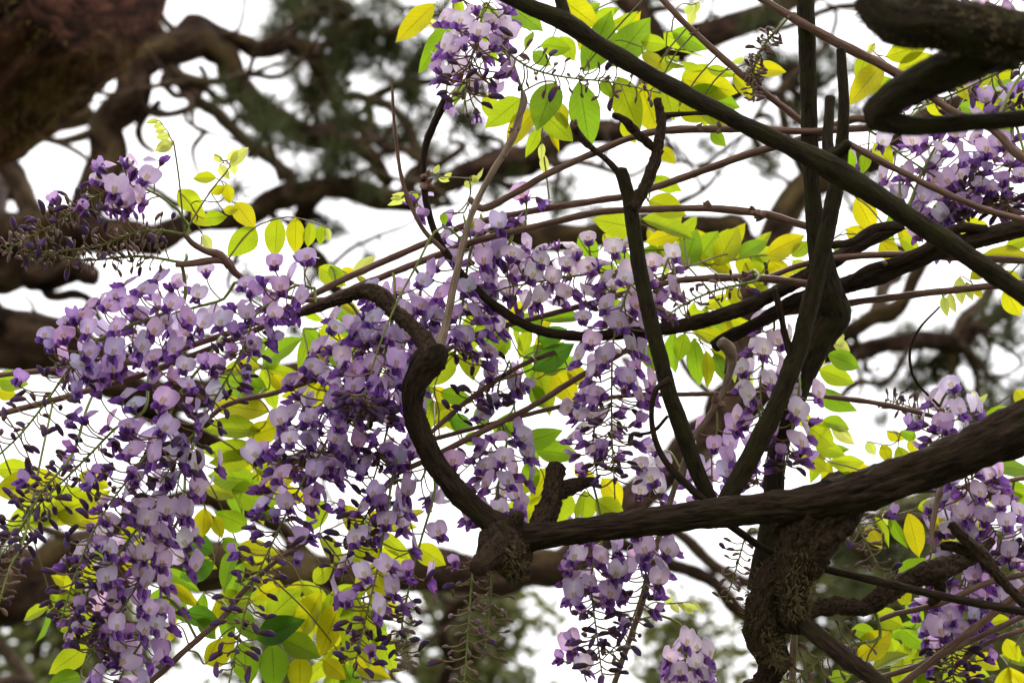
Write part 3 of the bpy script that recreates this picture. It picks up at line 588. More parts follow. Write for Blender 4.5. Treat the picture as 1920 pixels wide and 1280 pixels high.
def leaf(items, d, stem=True):
    """items: bx,by,tx,ty,w[,kind] in photo pixels"""
    bases = []; leafs = []
    for it in items:
        bx, by, tx, ty, w = it[:5]; kd = it[5] if len(it) > 5 else (0 if rnd.random() < .8 else 1)
        bx, by, tx, ty = bx - (tx - bx) * .05, by - (ty - by) * .05, tx + (tx - bx) * .13, ty + (ty - by) * .13; L0 = math.hypot(tx - bx, ty - by); w = min(w * 1.1, L0 * .60)
        dd = d + rnd.uniform(-.025, .025); ln = math.hypot(tx - bx, ty - by) * K * d
        B = at(bx, by, dd); T = at(tx, ty, dd + rnd.uniform(-.35, .35) * ln)
        bases.append(B); leafs.append((B, T, w * K * d, kd))
    c = sum(bases, Vector()) / len(bases)
    if len(bases) > 1:
        A = np.array([b[:] for b in bases]); ax = Vector(np.linalg.svd(A - A.mean(0))[2][0])
    else: ax = RIGHT
    order = sorted(bases, key=lambda b: (b - c).dot(ax))
    path = [order[0]] + [(order[i] + order[i + 1]) / 2 for i in range(len(order) - 1)] + [order[-1]]
    e0, e1 = nearest_wood(path[0]), nearest_wood(path[-1])
    if e1[1] < e0[1]: path.reverse(); e0 = e1
    if e0[1] < .3: path = [e0[0], e0[0].lerp(path[0], .55) + Vector((0, 0, .006))] + path
    sp = Soup(); n = len(path)
    sp.tube([(*p, .0011 * (1 - .5 * i / n)) for i, p in enumerate(path)], 5, .012)
    for B, T, w, kd in leafs:
        q = min(path, key=lambda p: (p - B).length)
        if (q - B).length > .002: sp.tube([(*q, .0006), (*B.lerp(q, .5), .0006), (*(B + (T - B) * .03), .0006)], 4, .02)
    o = bpy.data.objects.new('leaf', sp.mesh('leaf', [M_RACHIS])); link(o, wis); o.matrix_parent_inverse = Matrix.Translation(-wis.location)
    for a in leafs: place_leaflet(*a, o)
    return o
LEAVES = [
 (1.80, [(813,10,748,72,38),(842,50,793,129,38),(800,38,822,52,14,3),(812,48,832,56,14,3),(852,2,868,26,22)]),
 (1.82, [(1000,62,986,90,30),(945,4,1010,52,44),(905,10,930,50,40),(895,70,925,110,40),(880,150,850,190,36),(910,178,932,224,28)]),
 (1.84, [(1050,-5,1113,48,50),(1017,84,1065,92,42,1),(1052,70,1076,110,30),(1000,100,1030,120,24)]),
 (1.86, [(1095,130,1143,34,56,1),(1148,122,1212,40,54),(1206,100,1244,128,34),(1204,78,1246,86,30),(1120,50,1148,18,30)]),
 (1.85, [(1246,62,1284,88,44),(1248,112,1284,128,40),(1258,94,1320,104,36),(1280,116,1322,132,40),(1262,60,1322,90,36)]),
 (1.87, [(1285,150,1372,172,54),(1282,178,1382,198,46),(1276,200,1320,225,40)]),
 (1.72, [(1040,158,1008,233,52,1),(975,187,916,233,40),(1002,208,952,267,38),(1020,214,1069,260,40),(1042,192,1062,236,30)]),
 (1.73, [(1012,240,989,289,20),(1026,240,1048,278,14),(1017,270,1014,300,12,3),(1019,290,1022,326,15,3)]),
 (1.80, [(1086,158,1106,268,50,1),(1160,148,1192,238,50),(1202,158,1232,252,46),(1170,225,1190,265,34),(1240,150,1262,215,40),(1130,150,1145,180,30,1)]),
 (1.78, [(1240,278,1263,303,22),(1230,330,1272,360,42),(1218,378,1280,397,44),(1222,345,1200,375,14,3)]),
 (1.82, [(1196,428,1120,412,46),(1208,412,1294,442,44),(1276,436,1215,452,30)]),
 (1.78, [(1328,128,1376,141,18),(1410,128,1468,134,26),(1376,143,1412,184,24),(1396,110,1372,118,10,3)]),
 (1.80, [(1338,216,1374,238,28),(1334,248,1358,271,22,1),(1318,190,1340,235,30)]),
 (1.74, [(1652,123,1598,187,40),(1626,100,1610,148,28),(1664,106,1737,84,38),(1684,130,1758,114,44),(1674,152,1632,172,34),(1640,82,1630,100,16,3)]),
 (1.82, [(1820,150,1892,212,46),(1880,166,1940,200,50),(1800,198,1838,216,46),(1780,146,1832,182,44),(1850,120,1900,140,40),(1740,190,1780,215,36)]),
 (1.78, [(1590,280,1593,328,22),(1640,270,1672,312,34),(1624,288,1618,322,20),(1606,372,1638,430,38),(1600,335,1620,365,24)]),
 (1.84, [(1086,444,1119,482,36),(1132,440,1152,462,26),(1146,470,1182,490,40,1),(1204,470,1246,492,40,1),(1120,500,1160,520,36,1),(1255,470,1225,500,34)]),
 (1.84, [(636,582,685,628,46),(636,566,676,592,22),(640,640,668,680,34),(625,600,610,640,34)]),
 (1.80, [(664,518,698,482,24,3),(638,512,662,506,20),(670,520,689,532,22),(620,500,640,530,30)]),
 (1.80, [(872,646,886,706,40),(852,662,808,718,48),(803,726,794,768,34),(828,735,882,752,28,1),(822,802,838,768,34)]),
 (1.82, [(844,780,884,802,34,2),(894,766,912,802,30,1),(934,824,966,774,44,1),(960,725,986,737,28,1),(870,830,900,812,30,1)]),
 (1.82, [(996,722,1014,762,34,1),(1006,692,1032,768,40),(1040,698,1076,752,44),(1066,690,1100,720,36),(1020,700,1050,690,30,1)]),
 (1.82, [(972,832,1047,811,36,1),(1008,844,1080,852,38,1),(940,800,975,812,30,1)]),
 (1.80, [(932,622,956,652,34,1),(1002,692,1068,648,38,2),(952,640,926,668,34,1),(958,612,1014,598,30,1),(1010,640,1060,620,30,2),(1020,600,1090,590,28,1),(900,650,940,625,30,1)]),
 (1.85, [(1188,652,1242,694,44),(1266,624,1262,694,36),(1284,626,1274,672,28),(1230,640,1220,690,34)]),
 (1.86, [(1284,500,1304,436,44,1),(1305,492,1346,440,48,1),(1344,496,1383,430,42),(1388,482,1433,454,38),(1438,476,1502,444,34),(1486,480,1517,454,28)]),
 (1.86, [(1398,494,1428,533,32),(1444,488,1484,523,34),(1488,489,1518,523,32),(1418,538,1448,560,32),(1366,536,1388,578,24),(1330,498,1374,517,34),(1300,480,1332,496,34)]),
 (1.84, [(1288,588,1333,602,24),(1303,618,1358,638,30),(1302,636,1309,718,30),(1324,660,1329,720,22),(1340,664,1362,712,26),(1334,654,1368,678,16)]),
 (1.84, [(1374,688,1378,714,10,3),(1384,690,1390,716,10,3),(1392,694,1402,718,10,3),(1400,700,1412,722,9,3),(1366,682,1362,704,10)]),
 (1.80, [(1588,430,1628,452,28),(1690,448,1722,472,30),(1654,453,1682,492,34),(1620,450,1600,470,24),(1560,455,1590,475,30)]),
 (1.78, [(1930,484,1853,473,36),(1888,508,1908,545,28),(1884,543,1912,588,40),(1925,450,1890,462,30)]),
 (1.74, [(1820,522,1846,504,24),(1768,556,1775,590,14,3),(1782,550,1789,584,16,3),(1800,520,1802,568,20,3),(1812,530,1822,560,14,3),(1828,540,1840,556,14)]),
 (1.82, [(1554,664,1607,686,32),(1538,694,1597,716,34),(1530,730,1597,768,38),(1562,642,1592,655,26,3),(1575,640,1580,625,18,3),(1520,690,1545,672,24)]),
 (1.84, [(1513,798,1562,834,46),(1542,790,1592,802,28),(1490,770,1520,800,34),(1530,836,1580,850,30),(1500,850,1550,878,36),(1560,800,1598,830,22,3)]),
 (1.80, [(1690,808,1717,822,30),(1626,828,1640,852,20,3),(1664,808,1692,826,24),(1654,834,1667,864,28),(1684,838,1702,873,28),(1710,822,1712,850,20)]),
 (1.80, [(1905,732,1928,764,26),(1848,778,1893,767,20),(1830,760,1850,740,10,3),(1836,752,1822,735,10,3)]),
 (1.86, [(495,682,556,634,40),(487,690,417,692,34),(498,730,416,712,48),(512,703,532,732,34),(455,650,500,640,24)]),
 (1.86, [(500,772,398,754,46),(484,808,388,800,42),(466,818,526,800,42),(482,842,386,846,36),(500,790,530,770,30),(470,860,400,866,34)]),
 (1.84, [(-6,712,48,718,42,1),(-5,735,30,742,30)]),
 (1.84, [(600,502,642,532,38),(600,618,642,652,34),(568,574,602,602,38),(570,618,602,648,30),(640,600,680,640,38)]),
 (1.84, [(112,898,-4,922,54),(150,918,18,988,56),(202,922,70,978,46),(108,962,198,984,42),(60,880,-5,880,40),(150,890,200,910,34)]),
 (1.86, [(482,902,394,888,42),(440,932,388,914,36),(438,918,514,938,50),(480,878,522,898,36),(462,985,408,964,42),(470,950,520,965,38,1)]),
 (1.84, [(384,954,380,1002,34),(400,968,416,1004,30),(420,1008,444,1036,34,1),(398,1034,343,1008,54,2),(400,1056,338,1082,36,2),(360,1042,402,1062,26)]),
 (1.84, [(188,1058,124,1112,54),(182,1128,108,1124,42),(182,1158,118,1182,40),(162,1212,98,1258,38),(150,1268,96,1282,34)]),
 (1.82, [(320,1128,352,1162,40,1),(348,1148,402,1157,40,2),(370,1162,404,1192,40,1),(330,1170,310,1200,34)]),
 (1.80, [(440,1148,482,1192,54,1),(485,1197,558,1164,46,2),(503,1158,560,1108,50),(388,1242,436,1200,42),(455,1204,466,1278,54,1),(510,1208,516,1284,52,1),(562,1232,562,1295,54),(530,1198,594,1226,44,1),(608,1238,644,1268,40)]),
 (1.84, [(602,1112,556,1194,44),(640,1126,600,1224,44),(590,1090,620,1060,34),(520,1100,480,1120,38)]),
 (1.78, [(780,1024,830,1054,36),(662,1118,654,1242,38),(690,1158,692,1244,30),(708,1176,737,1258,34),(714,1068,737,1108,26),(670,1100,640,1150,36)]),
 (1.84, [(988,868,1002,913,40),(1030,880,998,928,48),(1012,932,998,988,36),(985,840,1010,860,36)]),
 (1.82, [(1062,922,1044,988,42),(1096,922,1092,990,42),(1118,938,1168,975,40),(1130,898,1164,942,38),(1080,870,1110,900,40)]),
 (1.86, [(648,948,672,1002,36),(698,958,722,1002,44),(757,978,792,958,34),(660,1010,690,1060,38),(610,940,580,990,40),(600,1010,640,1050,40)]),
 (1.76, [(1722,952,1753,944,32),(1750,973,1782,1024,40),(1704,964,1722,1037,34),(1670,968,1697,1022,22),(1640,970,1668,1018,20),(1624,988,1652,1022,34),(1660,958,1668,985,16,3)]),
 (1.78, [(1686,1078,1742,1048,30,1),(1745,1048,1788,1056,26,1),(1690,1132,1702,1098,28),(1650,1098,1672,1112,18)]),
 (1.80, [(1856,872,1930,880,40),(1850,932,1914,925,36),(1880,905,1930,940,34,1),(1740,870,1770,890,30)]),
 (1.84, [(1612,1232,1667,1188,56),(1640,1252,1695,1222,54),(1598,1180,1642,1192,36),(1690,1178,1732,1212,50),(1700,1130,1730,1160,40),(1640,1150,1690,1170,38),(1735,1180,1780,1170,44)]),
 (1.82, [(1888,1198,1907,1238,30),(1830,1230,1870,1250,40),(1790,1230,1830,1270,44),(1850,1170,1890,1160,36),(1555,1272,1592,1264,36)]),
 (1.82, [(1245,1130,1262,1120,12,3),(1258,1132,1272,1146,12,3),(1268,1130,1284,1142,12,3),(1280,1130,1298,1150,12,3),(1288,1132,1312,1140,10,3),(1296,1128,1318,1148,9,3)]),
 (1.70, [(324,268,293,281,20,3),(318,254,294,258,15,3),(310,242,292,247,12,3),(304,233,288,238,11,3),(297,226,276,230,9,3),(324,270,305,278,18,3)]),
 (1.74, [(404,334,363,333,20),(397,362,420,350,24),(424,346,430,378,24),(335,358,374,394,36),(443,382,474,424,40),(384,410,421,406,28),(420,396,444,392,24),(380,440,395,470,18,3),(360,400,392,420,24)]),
 (1.74, [(433,310,462,280,20,3),(428,300,448,284,16,3),(402,290,414,304,18,3),(412,310,428,334,18,3),(436,306,440,326,14,3)]),
 (1.74, [(477,428,432,478,42),(520,410,516,477,36),(555,410,552,469,30),(582,418,579,460,22),(604,424,600,456,18),(612,428,618,448,12,3)]),
 (1.74, [(764,370,730,384,12,3),(760,362,738,366,9,3),(775,360,781,376,14),(752,372,734,372,10,3)]),
 (1.68, [(815,325,822,310,10,3),(822,332,840,340,10,3),(832,336,846,325,9,3),(880,345,905,318,12,3),(885,330,896,340,9,3),(872,340,882,352,10,3),(870,400,876,428,14),(880,405,884,430,12),(830,400,834,420,14)]),
 (1.84, [(1300,20,1295,45,20,3),(1310,5,1300,25,14,3),(1296,10,1285,25,14,3)]),
]
for d, items in LEAVES: leaf(items, d)
def auto_leaf(x, y, deg, n, L, d, kind=None):
    """a whole compound leaf from its stalk: n pairs and an end leaflet"""
    items = []; a = math.radians(deg); step = L * .42; cx, cy = x, y
    for i in range(n):
        cx += math.cos(a) * step; cy += math.sin(a) * step; a += rnd.uniform(-.08, .12)
        for sg in (-1, 1):
            if rnd.random() < .1: continue
            b = a + sg * math.radians(rnd.uniform(48, 72)); l = L * rnd.uniform(.8, 1.1) * (1 - .25 * abs(i - n * .45) / n)
            it = [cx, cy, cx + math.cos(b) * l, cy + math.sin(b) * l + l * .16, l * rnd.uniform(.38, .5)]
            items.append(it + [kind] if kind is not None else it)
    items.append([cx, cy, cx + math.cos(a) * L, cy + math.sin(a) * L, L * .42])
    leaf(items, d)
for a in [(400,900,10,3,78,1.92),(430,1000,60,3,74,1.93),(300,1010,80,3,70,1.92),(250,960,120,3,74,1.94),(200,1080,150,2,66,1.92),(620,640,100,3,66,1.92),(560,610,40,2,60,1.92),(700,940,80,3,70,1.93),(700,1040,100,3,74,1.9),(860,540,60,3,62,1.92),(1010,870,100,2,72,1.9),
          (1190,420,20,3,66,1.92),(1310,460,10,4,62,1.93),(1640,1180,20,3,74,1.92),(1680,1240,0,3,76,1.92),(1850,1180,60,3,66,1.92),(1800,150,20,3,66,1.93),(1730,400,10,3,56,1.92),(1520,830,40,3,60,1.92),(1280,560,20,4,54,1.92),(1200,130,20,4,66,1.94),(560,1060,80,3,72,1.9),(1100,560,0,3,58,1.93),(930,580,30,4,56,1.93),(610,1080,60,2,76,1.9),
          (100,1090,100,2,60,1.92),(360,1100,30,3,62,1.92),(760,640,90,2,56,1.92),(1060,30,10,4,66,1.95),(440,680,10,2,66,1.92),(1740,940,30,3,60,1.9),(1640,420,10,3,54,1.92),(820,700,100,2,64,1.9),(960,660,20,3,60,1.92,1),(620,1180,70,2,84,1.88)]:
    auto_leaf(*a)

# ------------------------------------------------------------------ flowers
LIL, PALE = np.array((.56, .42, .64)), np.array((.80, .71, .80))
PUR, DPUR, VIO = np.array((.17, .065, .31)), np.array((.085, .04, .155)), np.array((.36, .15, .53))
YELS, CAL = np.array((.36, .23, .03)), np.array((.17, .09, .075))
def grid(nu, nv, fn):
    V = []; C = []; F = []
    for j in range(nv + 1):
        for i in range(nu + 1):
            p, c = fn(i / nu * 2 - 1, j / nv); V.append(p); C.append((*np.clip(c, 0, 1), 1))
    for j in range(nv):
        for i in range(nu):
            a = j * (nu + 1) + i; F.append((a, a + 1, a + nu + 2, a + nu + 1))
    return V, F, C
def flower_mesh(seed, openness):
    r = random.Random(seed); V = []; F = []; C = []
    def add(g):
        n = len(V); V.extend(g[0]); F.extend(tuple(i + n for i in q) for q in g[1]); C.extend(g[2])
    hw = r.uniform(9.2, 11.6); ht = r.uniform(16.5, 20.5); bend = r.uniform(.3, 1.6); tw = r.uniform(-.3, .3); rec = r.uniform(1.5, 6)
    def banner(s, t):
        prof = np.interp(t, [0, .08, .25, .5, .75, .92, 1], [.22, .55, .92, .98, 1, .84, .5])
        w = hw * prof * (.45 + .55 * openness); x = s * w
        z = 1.5 + ht * t - (1.8 * (1 - abs(s)) ** 2 if t > .95 else 0)
        y = 3.2 - openness * bend * 6.5 * t ** 1.7 - rec * openness * s * s * (.4 + t) + (.9 - .9 * min(1, abs(s) * 4)) + (1 - openness) * (9 * t + 6 * s * s)
        y += .7 * math.sin(3.1 * s + 5 * t + seed)
        if openness < .6: z = 1.5 + ht * t * (.45 + .4 * openness)
        c = LIL * (1 - .55 * (1 - abs(s))) + PALE * .55 * (1 - abs(s)); e = max(0, abs(s) - .7) / .3 + max(0, t - .85) / .15
        c = c * (1 - .25 * min(1, e)) + LIL * .25 * min(1, e)
        if .1 < t < .46 and .1 < abs(s) < .2: c = c * .2 + YELS * .8
        elif .08 < t < .46 and abs(s) < .32: c = c * .55 + YELS * .45
        elif t <= .12: c = PUR
        if openness < .6: c = c * .45 + VIO * .5
        return (x + tw * z * .25, y, z), c
    add(grid(12, 10, banner))
    sp = r.uniform(.7, 1.3) * (.35 + .65 * openness)
    for sg in (-1, 1):
        def wing(s, t, sg=sg):
            w = 4.0 * math.sin(math.pi * min(.97, t * .82 + .13)) ** .8
            out = 1.0 + 3.7 * sp * math.sin(t * 2.2)
            return (sg * (out + 1.4 * (1 - s * s)), 2.5 + 11.5 * t - .8 * s * s, .8 + s * w - 4.6 * t * t), PUR * (1 - t) * .9 + VIO * t * (.65 + .35 * abs(s))
        add(grid(4, 5, wing))
    def keel(s, t):
        w = 2.0 * (1 - .6 * t); a = s * 2.2
        return (w * math.sin(a), 2 + 11 * t, .2 - w * 1.2 * math.cos(a) - 2.5 * t * t + 2 * t ** 3), DPUR * t + PUR * (1 - t)
    add(grid(4, 4, keel))
    def calyx(s, t):
        a = s * math.pi; R = (.9 + 3.0 * t ** .7) * (1 if t < .9 else 1 + .12 * math.cos(5 * a))
        return (R * math.cos(a), -2.0 + 5.4 * t, R * math.sin(a) + .2 * t), CAL * (1 - .2 * t) + PUR * .25 * t
    add(grid(8, 3, calyx))
    return mesh_from('flower', np.array(V) * .00108, F, [M_PETAL], col=C)
def bud_mesh(seed, young):
    r = random.Random(seed); V = []; F = []; C = []; n = 9; sides = 7; L = 13.0; cv = r.uniform(.8, 2.4)
    for j in range(n + 1):
        t = j / n
        R = np.interp(t, [0, .06, .28, .36, .6, .85, 1], [.6, 1.6, 2.5, 2.35, 2.7, 1.9, .3])
        for i in range(sides):
            a = 2 * math.pi * i / sides
            V.append((R * math.cos(a) * .85, L * t - 1, R * math.sin(a) + cv * math.sin(t * 2.6)))
            if young: c = np.array((.26, .18, .13)) * (1 - .3 * t) + np.array((.12, .06, .12)) * t * .5
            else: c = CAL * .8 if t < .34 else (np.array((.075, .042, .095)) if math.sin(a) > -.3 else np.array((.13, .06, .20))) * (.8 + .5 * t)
            C.append((*c, 1))
    for j in range(n):
        for i in range(sides):
            k = (i + 1) % sides; a = j * sides; F.append((a + i, a + k, a + sides + k, a + sides + i))
    F.append(tuple(range(sides))[::-1]); F.append(tuple(n * sides + i for i in range(sides)))
    return mesh_from('bud', np.array(V) * .00105, F, [M_PETAL], col=C)
OPEN = [flower_mesh(i, 1.0) for i in range(6)] + [flower_mesh(10 + i, .85) for i in range(3)]
HALF = [flower_mesh(20 + i, o) for i, o in enumerate((.12, .25, .4, .2))]
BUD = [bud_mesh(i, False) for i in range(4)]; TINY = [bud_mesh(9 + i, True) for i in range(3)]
PURP = (.94, .84, 1.04); WHT = (1.26, 1.3, 1.16); MIX = (1.06, 1.02, 1.06)
TOWARD = -FWD
def raceme(axis, d0, d1, n_open, n_half, n_bud, n_tiny, rad=36, tint0=MIX, span=(0, .5), stemw=5, flat_seed=0):
    """axis: photo pixel points from the stalk to the tip"""
    A = [at(x, y, d0 + (d1 - d0) * i / max(1, len(axis) - 1)) for i, (x, y) in enumerate(axis)]
    w, dist = nearest_wood(A[0])
    r0 = stemw * .5 * K * d0
    pts = [(*p, r0 * (1 - .55 * i / len(A))) for i, p in enumerate(A)]
    full = pts
    if dist < .22: full = [(*w, r0), (*(w.lerp(A[0], .5) + Vector((0, 0, .012))), r0)] + pts
    sp = Soup(); sp.tube(full, 6, .012, 0)
    R = spline(pts, .004)[:, :3]; n = len(R)
    ga = rnd.uniform(0, 6.28); spots = []
    s0, s1 = span
    for kind, cnt, lo, hi, rr in (('open', n_open, s0, s1, 1.0), ('half', n_half, max(0, s1 - .2), min(1, s1 + .18), .95), ('bud', n_bud, s1 - .05 if n_open + n_half else 0, .93, .85), ('tiny', n_tiny, .6 if n_open else .12, 1.0, .66 if not n_open else .5)):
        cnt = int(cnt * {'open': .95, 'half': .7, 'bud': 1.15, 'tiny': 1.15}[kind] + .5)
        for i in range(cnt):
            t = lo + (hi - lo) * (i + rnd.random()) / cnt; spots.append((kind, min(max(t, 0), .999), rr))
    ob = bpy.data.objects.new('flower_cluster', None) if False else None
    todo = []
    for kind, t, rr in spots:
        j = int(t * (n - 1)); p = Vector(R[j]); T = Vector(R[min(n - 1, j + 2)]) - Vector(R[max(0, j - 2)]); T.normalize()
        ga += 2.4; a = T.orthogonal().normalized(); b = T.cross(a); outv = (a * math.cos(ga) + b * math.sin(ga))
        taper = 1.0 if kind in ('open', 'half') else (1.15 - .5 * t)
        ln = rad * rr * taper * K * d0 * rnd.uniform(.72, 1.2)
        e = p + (outv * .93 + T * rnd.uniform(.05, .45)).normalized() * ln
        if kind in ('open', 'half'): e = e + ZUP * ln * .06
        m = p.lerp(e, .55) + T * ln * .10
        th = .00085 if kind != 'tiny' else .00075
        sp.tube([(*p, th), (*m, th), (*e, th)], 4, ln / 3, 1)
        ped = (e - m).normalized()
        todo.append((kind, e, outv, ped))
    o = bpy.data.objects.new('flower_cluster', sp.mesh('flower_cluster', [M_STEM, M_PED])); link(o, wis); o.matrix_parent_inverse = Matrix.Translation(-wis.location)
    for kind, e, outv, ped in todo:
        if kind in ('open', 'half'):
            Y = outv * .9 + TOWARD * .78 + Vector((rnd.gauss(0, .45), rnd.gauss(0, .45), rnd.gauss(0, .35)))
            Y = Y - ZUP * (Y.z * .15); Y.normalize()
            Z = ZUP + UP * .25 + Vector((rnd.gauss(0, .45), rnd.gauss(0, .3), rnd.gauss(0, .2)))
            f = bpy.data.objects.new('flower', rnd.choice(OPEN if kind == 'open' else HALF)); sc = rnd.uniform(.88, 1.12)
            k = rnd.uniform(.78, 1.14); tint = tuple(p + (q - p) * max(0, rnd.gauss(.1, .25)) for p, q in zip(tint0, WHT)); f.color = (tint[0] * k * rnd.uniform(.95, 1.05), tint[1] * k * rnd.uniform(.93, 1.07), tint[2] * k, 1)
            loc = e
        else:
            Y = ped * .8 + Vector((rnd.gauss(0, .45), rnd.gauss(0, .45), rnd.gauss(0, .45) - .1)); Y.normalize(); Z = ZUP + Vector((rnd.gauss(0, .4), rnd.gauss(0, .4), 0))
            f = bpy.data.objects.new('bud', rnd.choice(BUD if kind == 'bud' else TINY)); sc = rnd.uniform(.9, 1.4) if kind == 'bud' else rnd.uniform(.55, .9)
            k = rnd.uniform(.75, 1.3); f.color = (k, k, k * rnd.uniform(.9, 1.15), 1); loc = e
        Z = (Z - Y * Z.dot(Y)).normalized(); X = Y.cross(Z)
        link(f, o); f.matrix_parent_inverse = Matrix.Identity(4)
        M = Matrix(((X.x * sc, Y.x * sc, Z.x * sc, loc.x), (X.y * sc, Y.y * sc, Z.y * sc, loc.y), (X.z * sc, Y.z * sc, Z.z * sc, loc.z), (0, 0, 0, 1)))
        f.matrix_basis = M
    return o
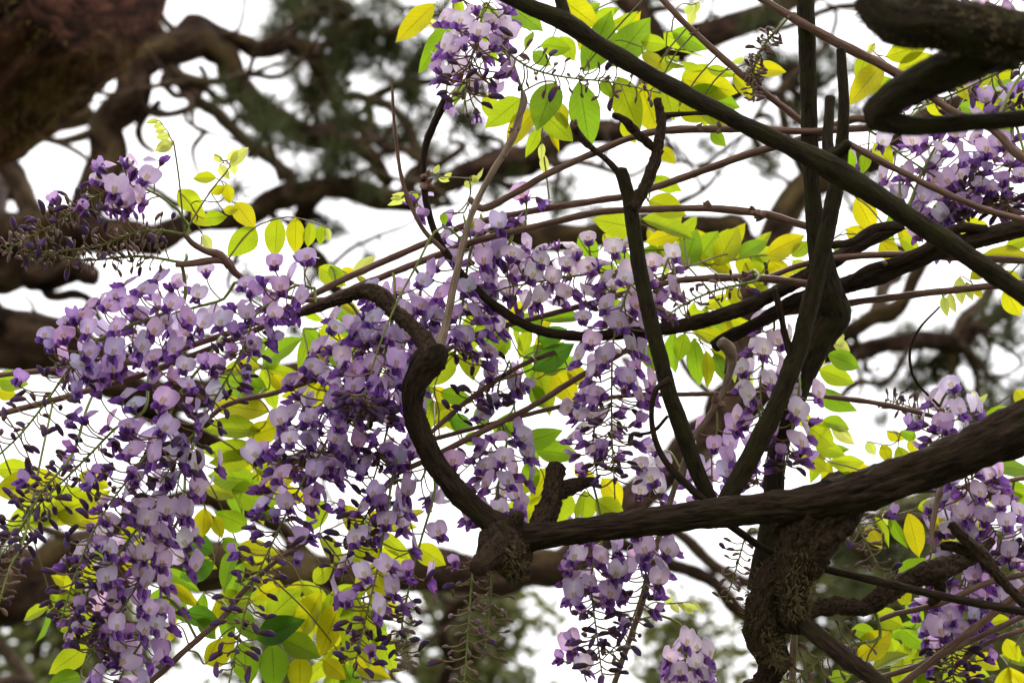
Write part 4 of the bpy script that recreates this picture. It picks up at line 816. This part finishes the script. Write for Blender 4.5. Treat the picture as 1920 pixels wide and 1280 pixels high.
RACEMES = [
 # axis, d0, d1, open, half, bud, tiny, radius, tint, span, stem
 ([(912,5),(900,50),(885,110),(875,165),(868,212)], 1.70, 1.62, 34, 12, 12, 3, 62, WHT, (0, .62), 5),
 ([(352,425),(335,395),(300,368),(260,351),(215,352),(165,377),(110,415),(60,442),(10,470)], 1.70, 1.66, 13, 8, 30, 34, 44, MIX, (.2, .5), 6),
 ([(352,440),(300,432),(250,437),(190,460),(120,470),(60,472),(5,452)], 1.71, 1.68, 0, 0, 10, 60, 40, MIX, (0, .1), 6),
 ([(345,492),(290,483),(240,481),(160,488),(90,478),(40,486)], 1.71, 1.69, 0, 0, 5, 44, 34, MIX, (0, .1), 6),
 ([(345,565),(300,590),(230,615),(165,650),(130,690),(90,748),(40,812),(-10,860)], 1.72, 1.64, 44, 12, 26, 0, 62, PURP, (0, .55), 7),
 ([(420,560),(370,575),(320,590),(280,620),(250,690)], 1.76, 1.74, 16, 5, 4, 0, 50, MIX, (0, .9), 6),
 ([(585,540),(555,535),(520,560),(480,590),(455,655),(405,745),(355,825),(300,905)], 1.70, 1.66, 24, 10, 34, 0, 50, PURP, (0, .42), 6),
 ([(400,655),(370,695),(335,740),(305,810),(262,870),(190,968),(140,1080),(110,1180)], 1.70, 1.62, 26, 12, 40, 6, 56, PURP, (.06, .45), 6),
 ([(270,770),(220,800),(170,850),(120,900),(60,960),(10,1040)], 1.70, 1.64, 4, 8, 36, 4, 56, PURP, (0, .3), 6),
 ([(135,852),(80,920),(33,997),(-5,1050)], 1.64, 1.60, 0, 3, 22, 6, 44, PURP, (0, .2), 6),
 ([(45,1010),(20,1060),(-5,1140)], 1.60, 1.56, 0, 0, 4, 18, 34, MIX, (0, .1), 5),
 ([(360,840),(330,900),(290,950),(250,1000),(205,1060),(150,1130),(120,1200)], 1.72, 1.64, 42, 10, 22, 8, 62, MIX, (0, .7), 6),
 ([(340,960),(300,1030),(268,1080),(235,1130),(190,1190),(160,1245)], 1.74, 1.66, 42, 10, 12, 0, 62, MIX, (0, .85), 6),
 ([(300,1120),(270,1195),(235,1250),(205,1320)], 1.72, 1.68, 22, 6, 4, 0, 56, PURP, (0, 1), 6),
 ([(815,435),(783,494),(743,570),(707,660),(690,720),(660,800)], 1.62, 1.60, 2, 6, 34, 0, 50, PURP, (.5, .9), 5),
 ([(680,620),(650,680),(620,740),(590,810),(565,880)], 1.74, 1.68, 52, 12, 10, 0, 66, MIX, (0, 1), 6),
 ([(640,790),(600,850),(567,904),(517,1004),(467,1120),(427,1290)], 1.70, 1.62, 30, 12, 42, 6, 60, PURP, (0, .42), 6),
 ([(740,540),(735,600),(720,670),(700,740),(690,800)], 1.72, 1.68, 36, 12, 14, 0, 56, PURP, (0, .85), 6),
 ([(790,540),(760,640),(740,740),(720,830),(700,900)], 1.76, 1.72, 26, 8, 16, 0, 52, PURP, (0, .9), 6),
 ([(900,420),(880,480),(870,550),(860,620),(850,670)], 1.74, 1.72, 36, 10, 4, 0, 56, PURP, (0, 1), 6),
 ([(960,445),(930,500),(920,560),(900,600)], 1.77, 1.75, 20, 4, 2, 0, 46, MIX, (0, 1), 6),
 ([(1180,505),(1120,512),(1060,520),(1000,530),(945,540)], 1.76, 1.72, 38, 0, 2, 0, 48, WHT, (0, 1), 6),
 ([(1190,515),(1168,570),(1150,640),(1147,720),(1147,800),(1150,870),(1153,935)], 1.72, 1.68, 38, 14, 24, 0, 62, MIX, (0, .62), 5),
 ([(1120,760),(1112,830),(1120,890)], 1.76, 1.74, 8, 4, 6, 0, 46, WHT, (0, .8), 5),
 ([(1255,480),(1238,530),(1225,590)], 1.74, 1.72, 9, 2, 0, 0, 36, WHT, (0, 1), 5),
 ([(950,830),(940,880),(930,930),(925,985)], 1.74, 1.70, 26, 6, 2, 0, 52, MIX, (0, 1), 5),
 ([(800,850),(790,900),(740,900),(690,960),(655,1030),(640,1090)], 1.72, 1.66, 14, 10, 26, 0, 54, PURP, (0, .5), 5),
 ([(735,900),(725,960),(710,1054),(683,1170),(660,1270)], 1.70, 1.64, 20, 6, 18, 6, 52, MIX, (.15, .7), 5),
 ([(815,920),(787,1020),(763,1120),(753,1187),(766,1256)], 1.70, 1.66, 4, 3, 12, 22, 44, MIX, (0, .5), 5),
 ([(902,1010),(887,1070),(880,1154),(870,1290)], 1.66, 1.62, 0, 1, 4, 34, 62, MIX, (0, .1), 6),
 ([(922,1090),(917,1154),(910,1226)], 1.66, 1.64, 0, 0, 2, 20, 58, MIX, (0, .1), 5),
 ([(1130,1005),(1112,1060),(1108,1100),(1118,1180),(1132,1290)], 1.70, 1.66, 22, 8, 22, 0, 50, MIX, (0, .5), 5),
 ([(1235,1000),(1217,1040),(1203,1110),(1173,1187),(1130,1235)], 1.70, 1.66, 17, 6, 14, 12, 44, MIX, (0, .45), 5),
 ([(1085,1215),(1075,1250)], 1.74, 1.74, 3, 2, 1, 0, 26, MIX, (0, 1), 4),
 ([(1285,1180),(1284,1230),(1292,1300)], 1.76, 1.74, 17, 2, 0, 0, 36, WHT, (.3, 1), 5),
 ([(1452,615),(1436,660),(1425,720),(1430,780)], 1.76, 1.74, 20, 2, 0, 0, 38, WHT, (0, 1), 5),
 ([(1500,720),(1490,780),(1480,830),(1470,890)], 1.66, 1.64, 12, 5, 6, 0, 40, WHT, (0, .8), 5),
 ([(1425,790),(1415,840),(1420,910)], 1.77, 1.75, 9, 5, 4, 0, 34, PURP, (0, 1), 5),
 ([(1240,850),(1228,890),(1215,940)], 1.76, 1.74, 7, 1, 0, 0, 30, WHT, (0, 1), 4),
 ([(1345,805),(1335,850),(1335,910),(1330,950)], 1.78, 1.76, 14, 4, 2, 0, 38, PURP, (0, 1), 4),
 ([(1630,245),(1690,290),(1760,335),(1820,370)], 1.78, 1.76, 20, 10, 20, 0, 66, MIX, (0, .9), 5),
 ([(1790,225),(1800,290),(1830,350),(1850,400)], 1.80, 1.78, 20, 10, 18, 0, 72, MIX, (0, .9), 5),
 ([(1900,225),(1895,290),(1890,350),(1880,400)], 1.78, 1.76, 15, 8, 14, 0, 64, MIX, (0, .9), 5),
 ([(1690,330),(1725,370),(1750,420),(1790,440)], 1.80, 1.78, 18, 4, 2, 0, 46, MIX, (0, 1), 5),
 ([(1760,-20),(1820,5),(1880,15),(1930,30)], 1.80, 1.80, 15, 3, 2, 0, 34, MIX, (0, 1), 5),
 ([(1960,95),(1860,142),(1780,180),(1712,206)], 1.66, 1.66, 0, 2, 14, 10, 42, PURP, (0, .1), 6),
 ([(1850,130),(1880,160),(1900,200)], 1.76, 1.76, 3, 5, 10, 0, 40, PURP, (0, 1), 5),
 ([(1795,745),(1775,785),(1765,830)], 1.72, 1.70, 13, 5, 2, 0, 42, MIX, (0, 1), 5),
 ([(1825,850),(1810,900),(1840,960),(1875,1010),(1900,1060)], 1.74, 1.72, 40, 10, 14, 0, 54, MIX, (0, .9), 5),
 ([(1760,900),(1770,950),(1790,1010)], 1.78, 1.76, 12, 3, 3, 0, 40, MIX, (0, 1), 5),
 ([(1830,1050),(1800,1100),(1785,1170),(1785,1230),(1790,1300)], 1.76, 1.74, 36, 10, 30, 0, 58, PURP, (0, .65), 5),
 ([(1900,1030),(1890,1090),(1880,1150)], 1.80, 1.78, 16, 4, 4, 0, 44, MIX, (0, 1), 5),
 ([(1590,955),(1620,1010),(1650,1065),(1680,1095)], 1.70, 1.70, 0, 1, 3, 24, 50, MIX, (0, .1), 4),
 ([(1650,1194),(1600,1207),(1563,1220),(1520,1250),(1478,1290)], 1.64, 1.62, 0, 0, 4, 30, 62, MIX, (0, .1), 7),
 ([(1400,1000),(1382,1060),(1360,1130)], 1.74, 1.74, 0, 0, 2, 18, 40, MIX, (0, .1), 4),
 ([(920,65),(960,105),(1000,130),(1060,145),(1150,155),(1240,175)], 1.64, 1.64, 0, 0, 8, 34, 50, MIX, (0, .1), 5),
 ([(1470,42),(1440,75),(1418,110),(1412,150),(1413,192)], 1.68, 1.68, 0, 0, 0, 52, 20, MIX, (0, .1), 6),
 ([(1420,525),(1340,545),(1280,572),(1245,596)], 1.66, 1.64, 0, 0, 3, 26, 34, MIX, (0, .1), 6),
 ([(950,690),(935,720),(930,760)], 1.78, 1.78, 7, 3, 5, 0, 30, PURP, (0, 1), 4),
 ([(800,400),(785,385),(775,395)], 1.70, 1.70, 1, 1, 1, 0, 20, MIX, (0, 1), 4),
 ([(985,430),(988,380),(995,365)], 1.72, 1.72, 2, 1, 0, 0, 22, PURP, (0, 1), 4),
 ([(1000,690),(900,730),(840,790)], 1.76, 1.76, 1, 2, 16, 0, 40, PURP, (0, .2), 4),
 ([(960,770),(900,850),(860,890)], 1.76, 1.74, 2, 3, 8, 0, 36, PURP, (0, .4), 4),
 ([(1740,775),(1700,760),(1660,748)], 1.78, 1.78, 0, 0, 2, 22, 30, MIX, (0, .1), 3),
]
for a in RACEMES: raceme(*a)
bpy.context.view_layer.update()
print('OBJ', len(bpy.data.objects))
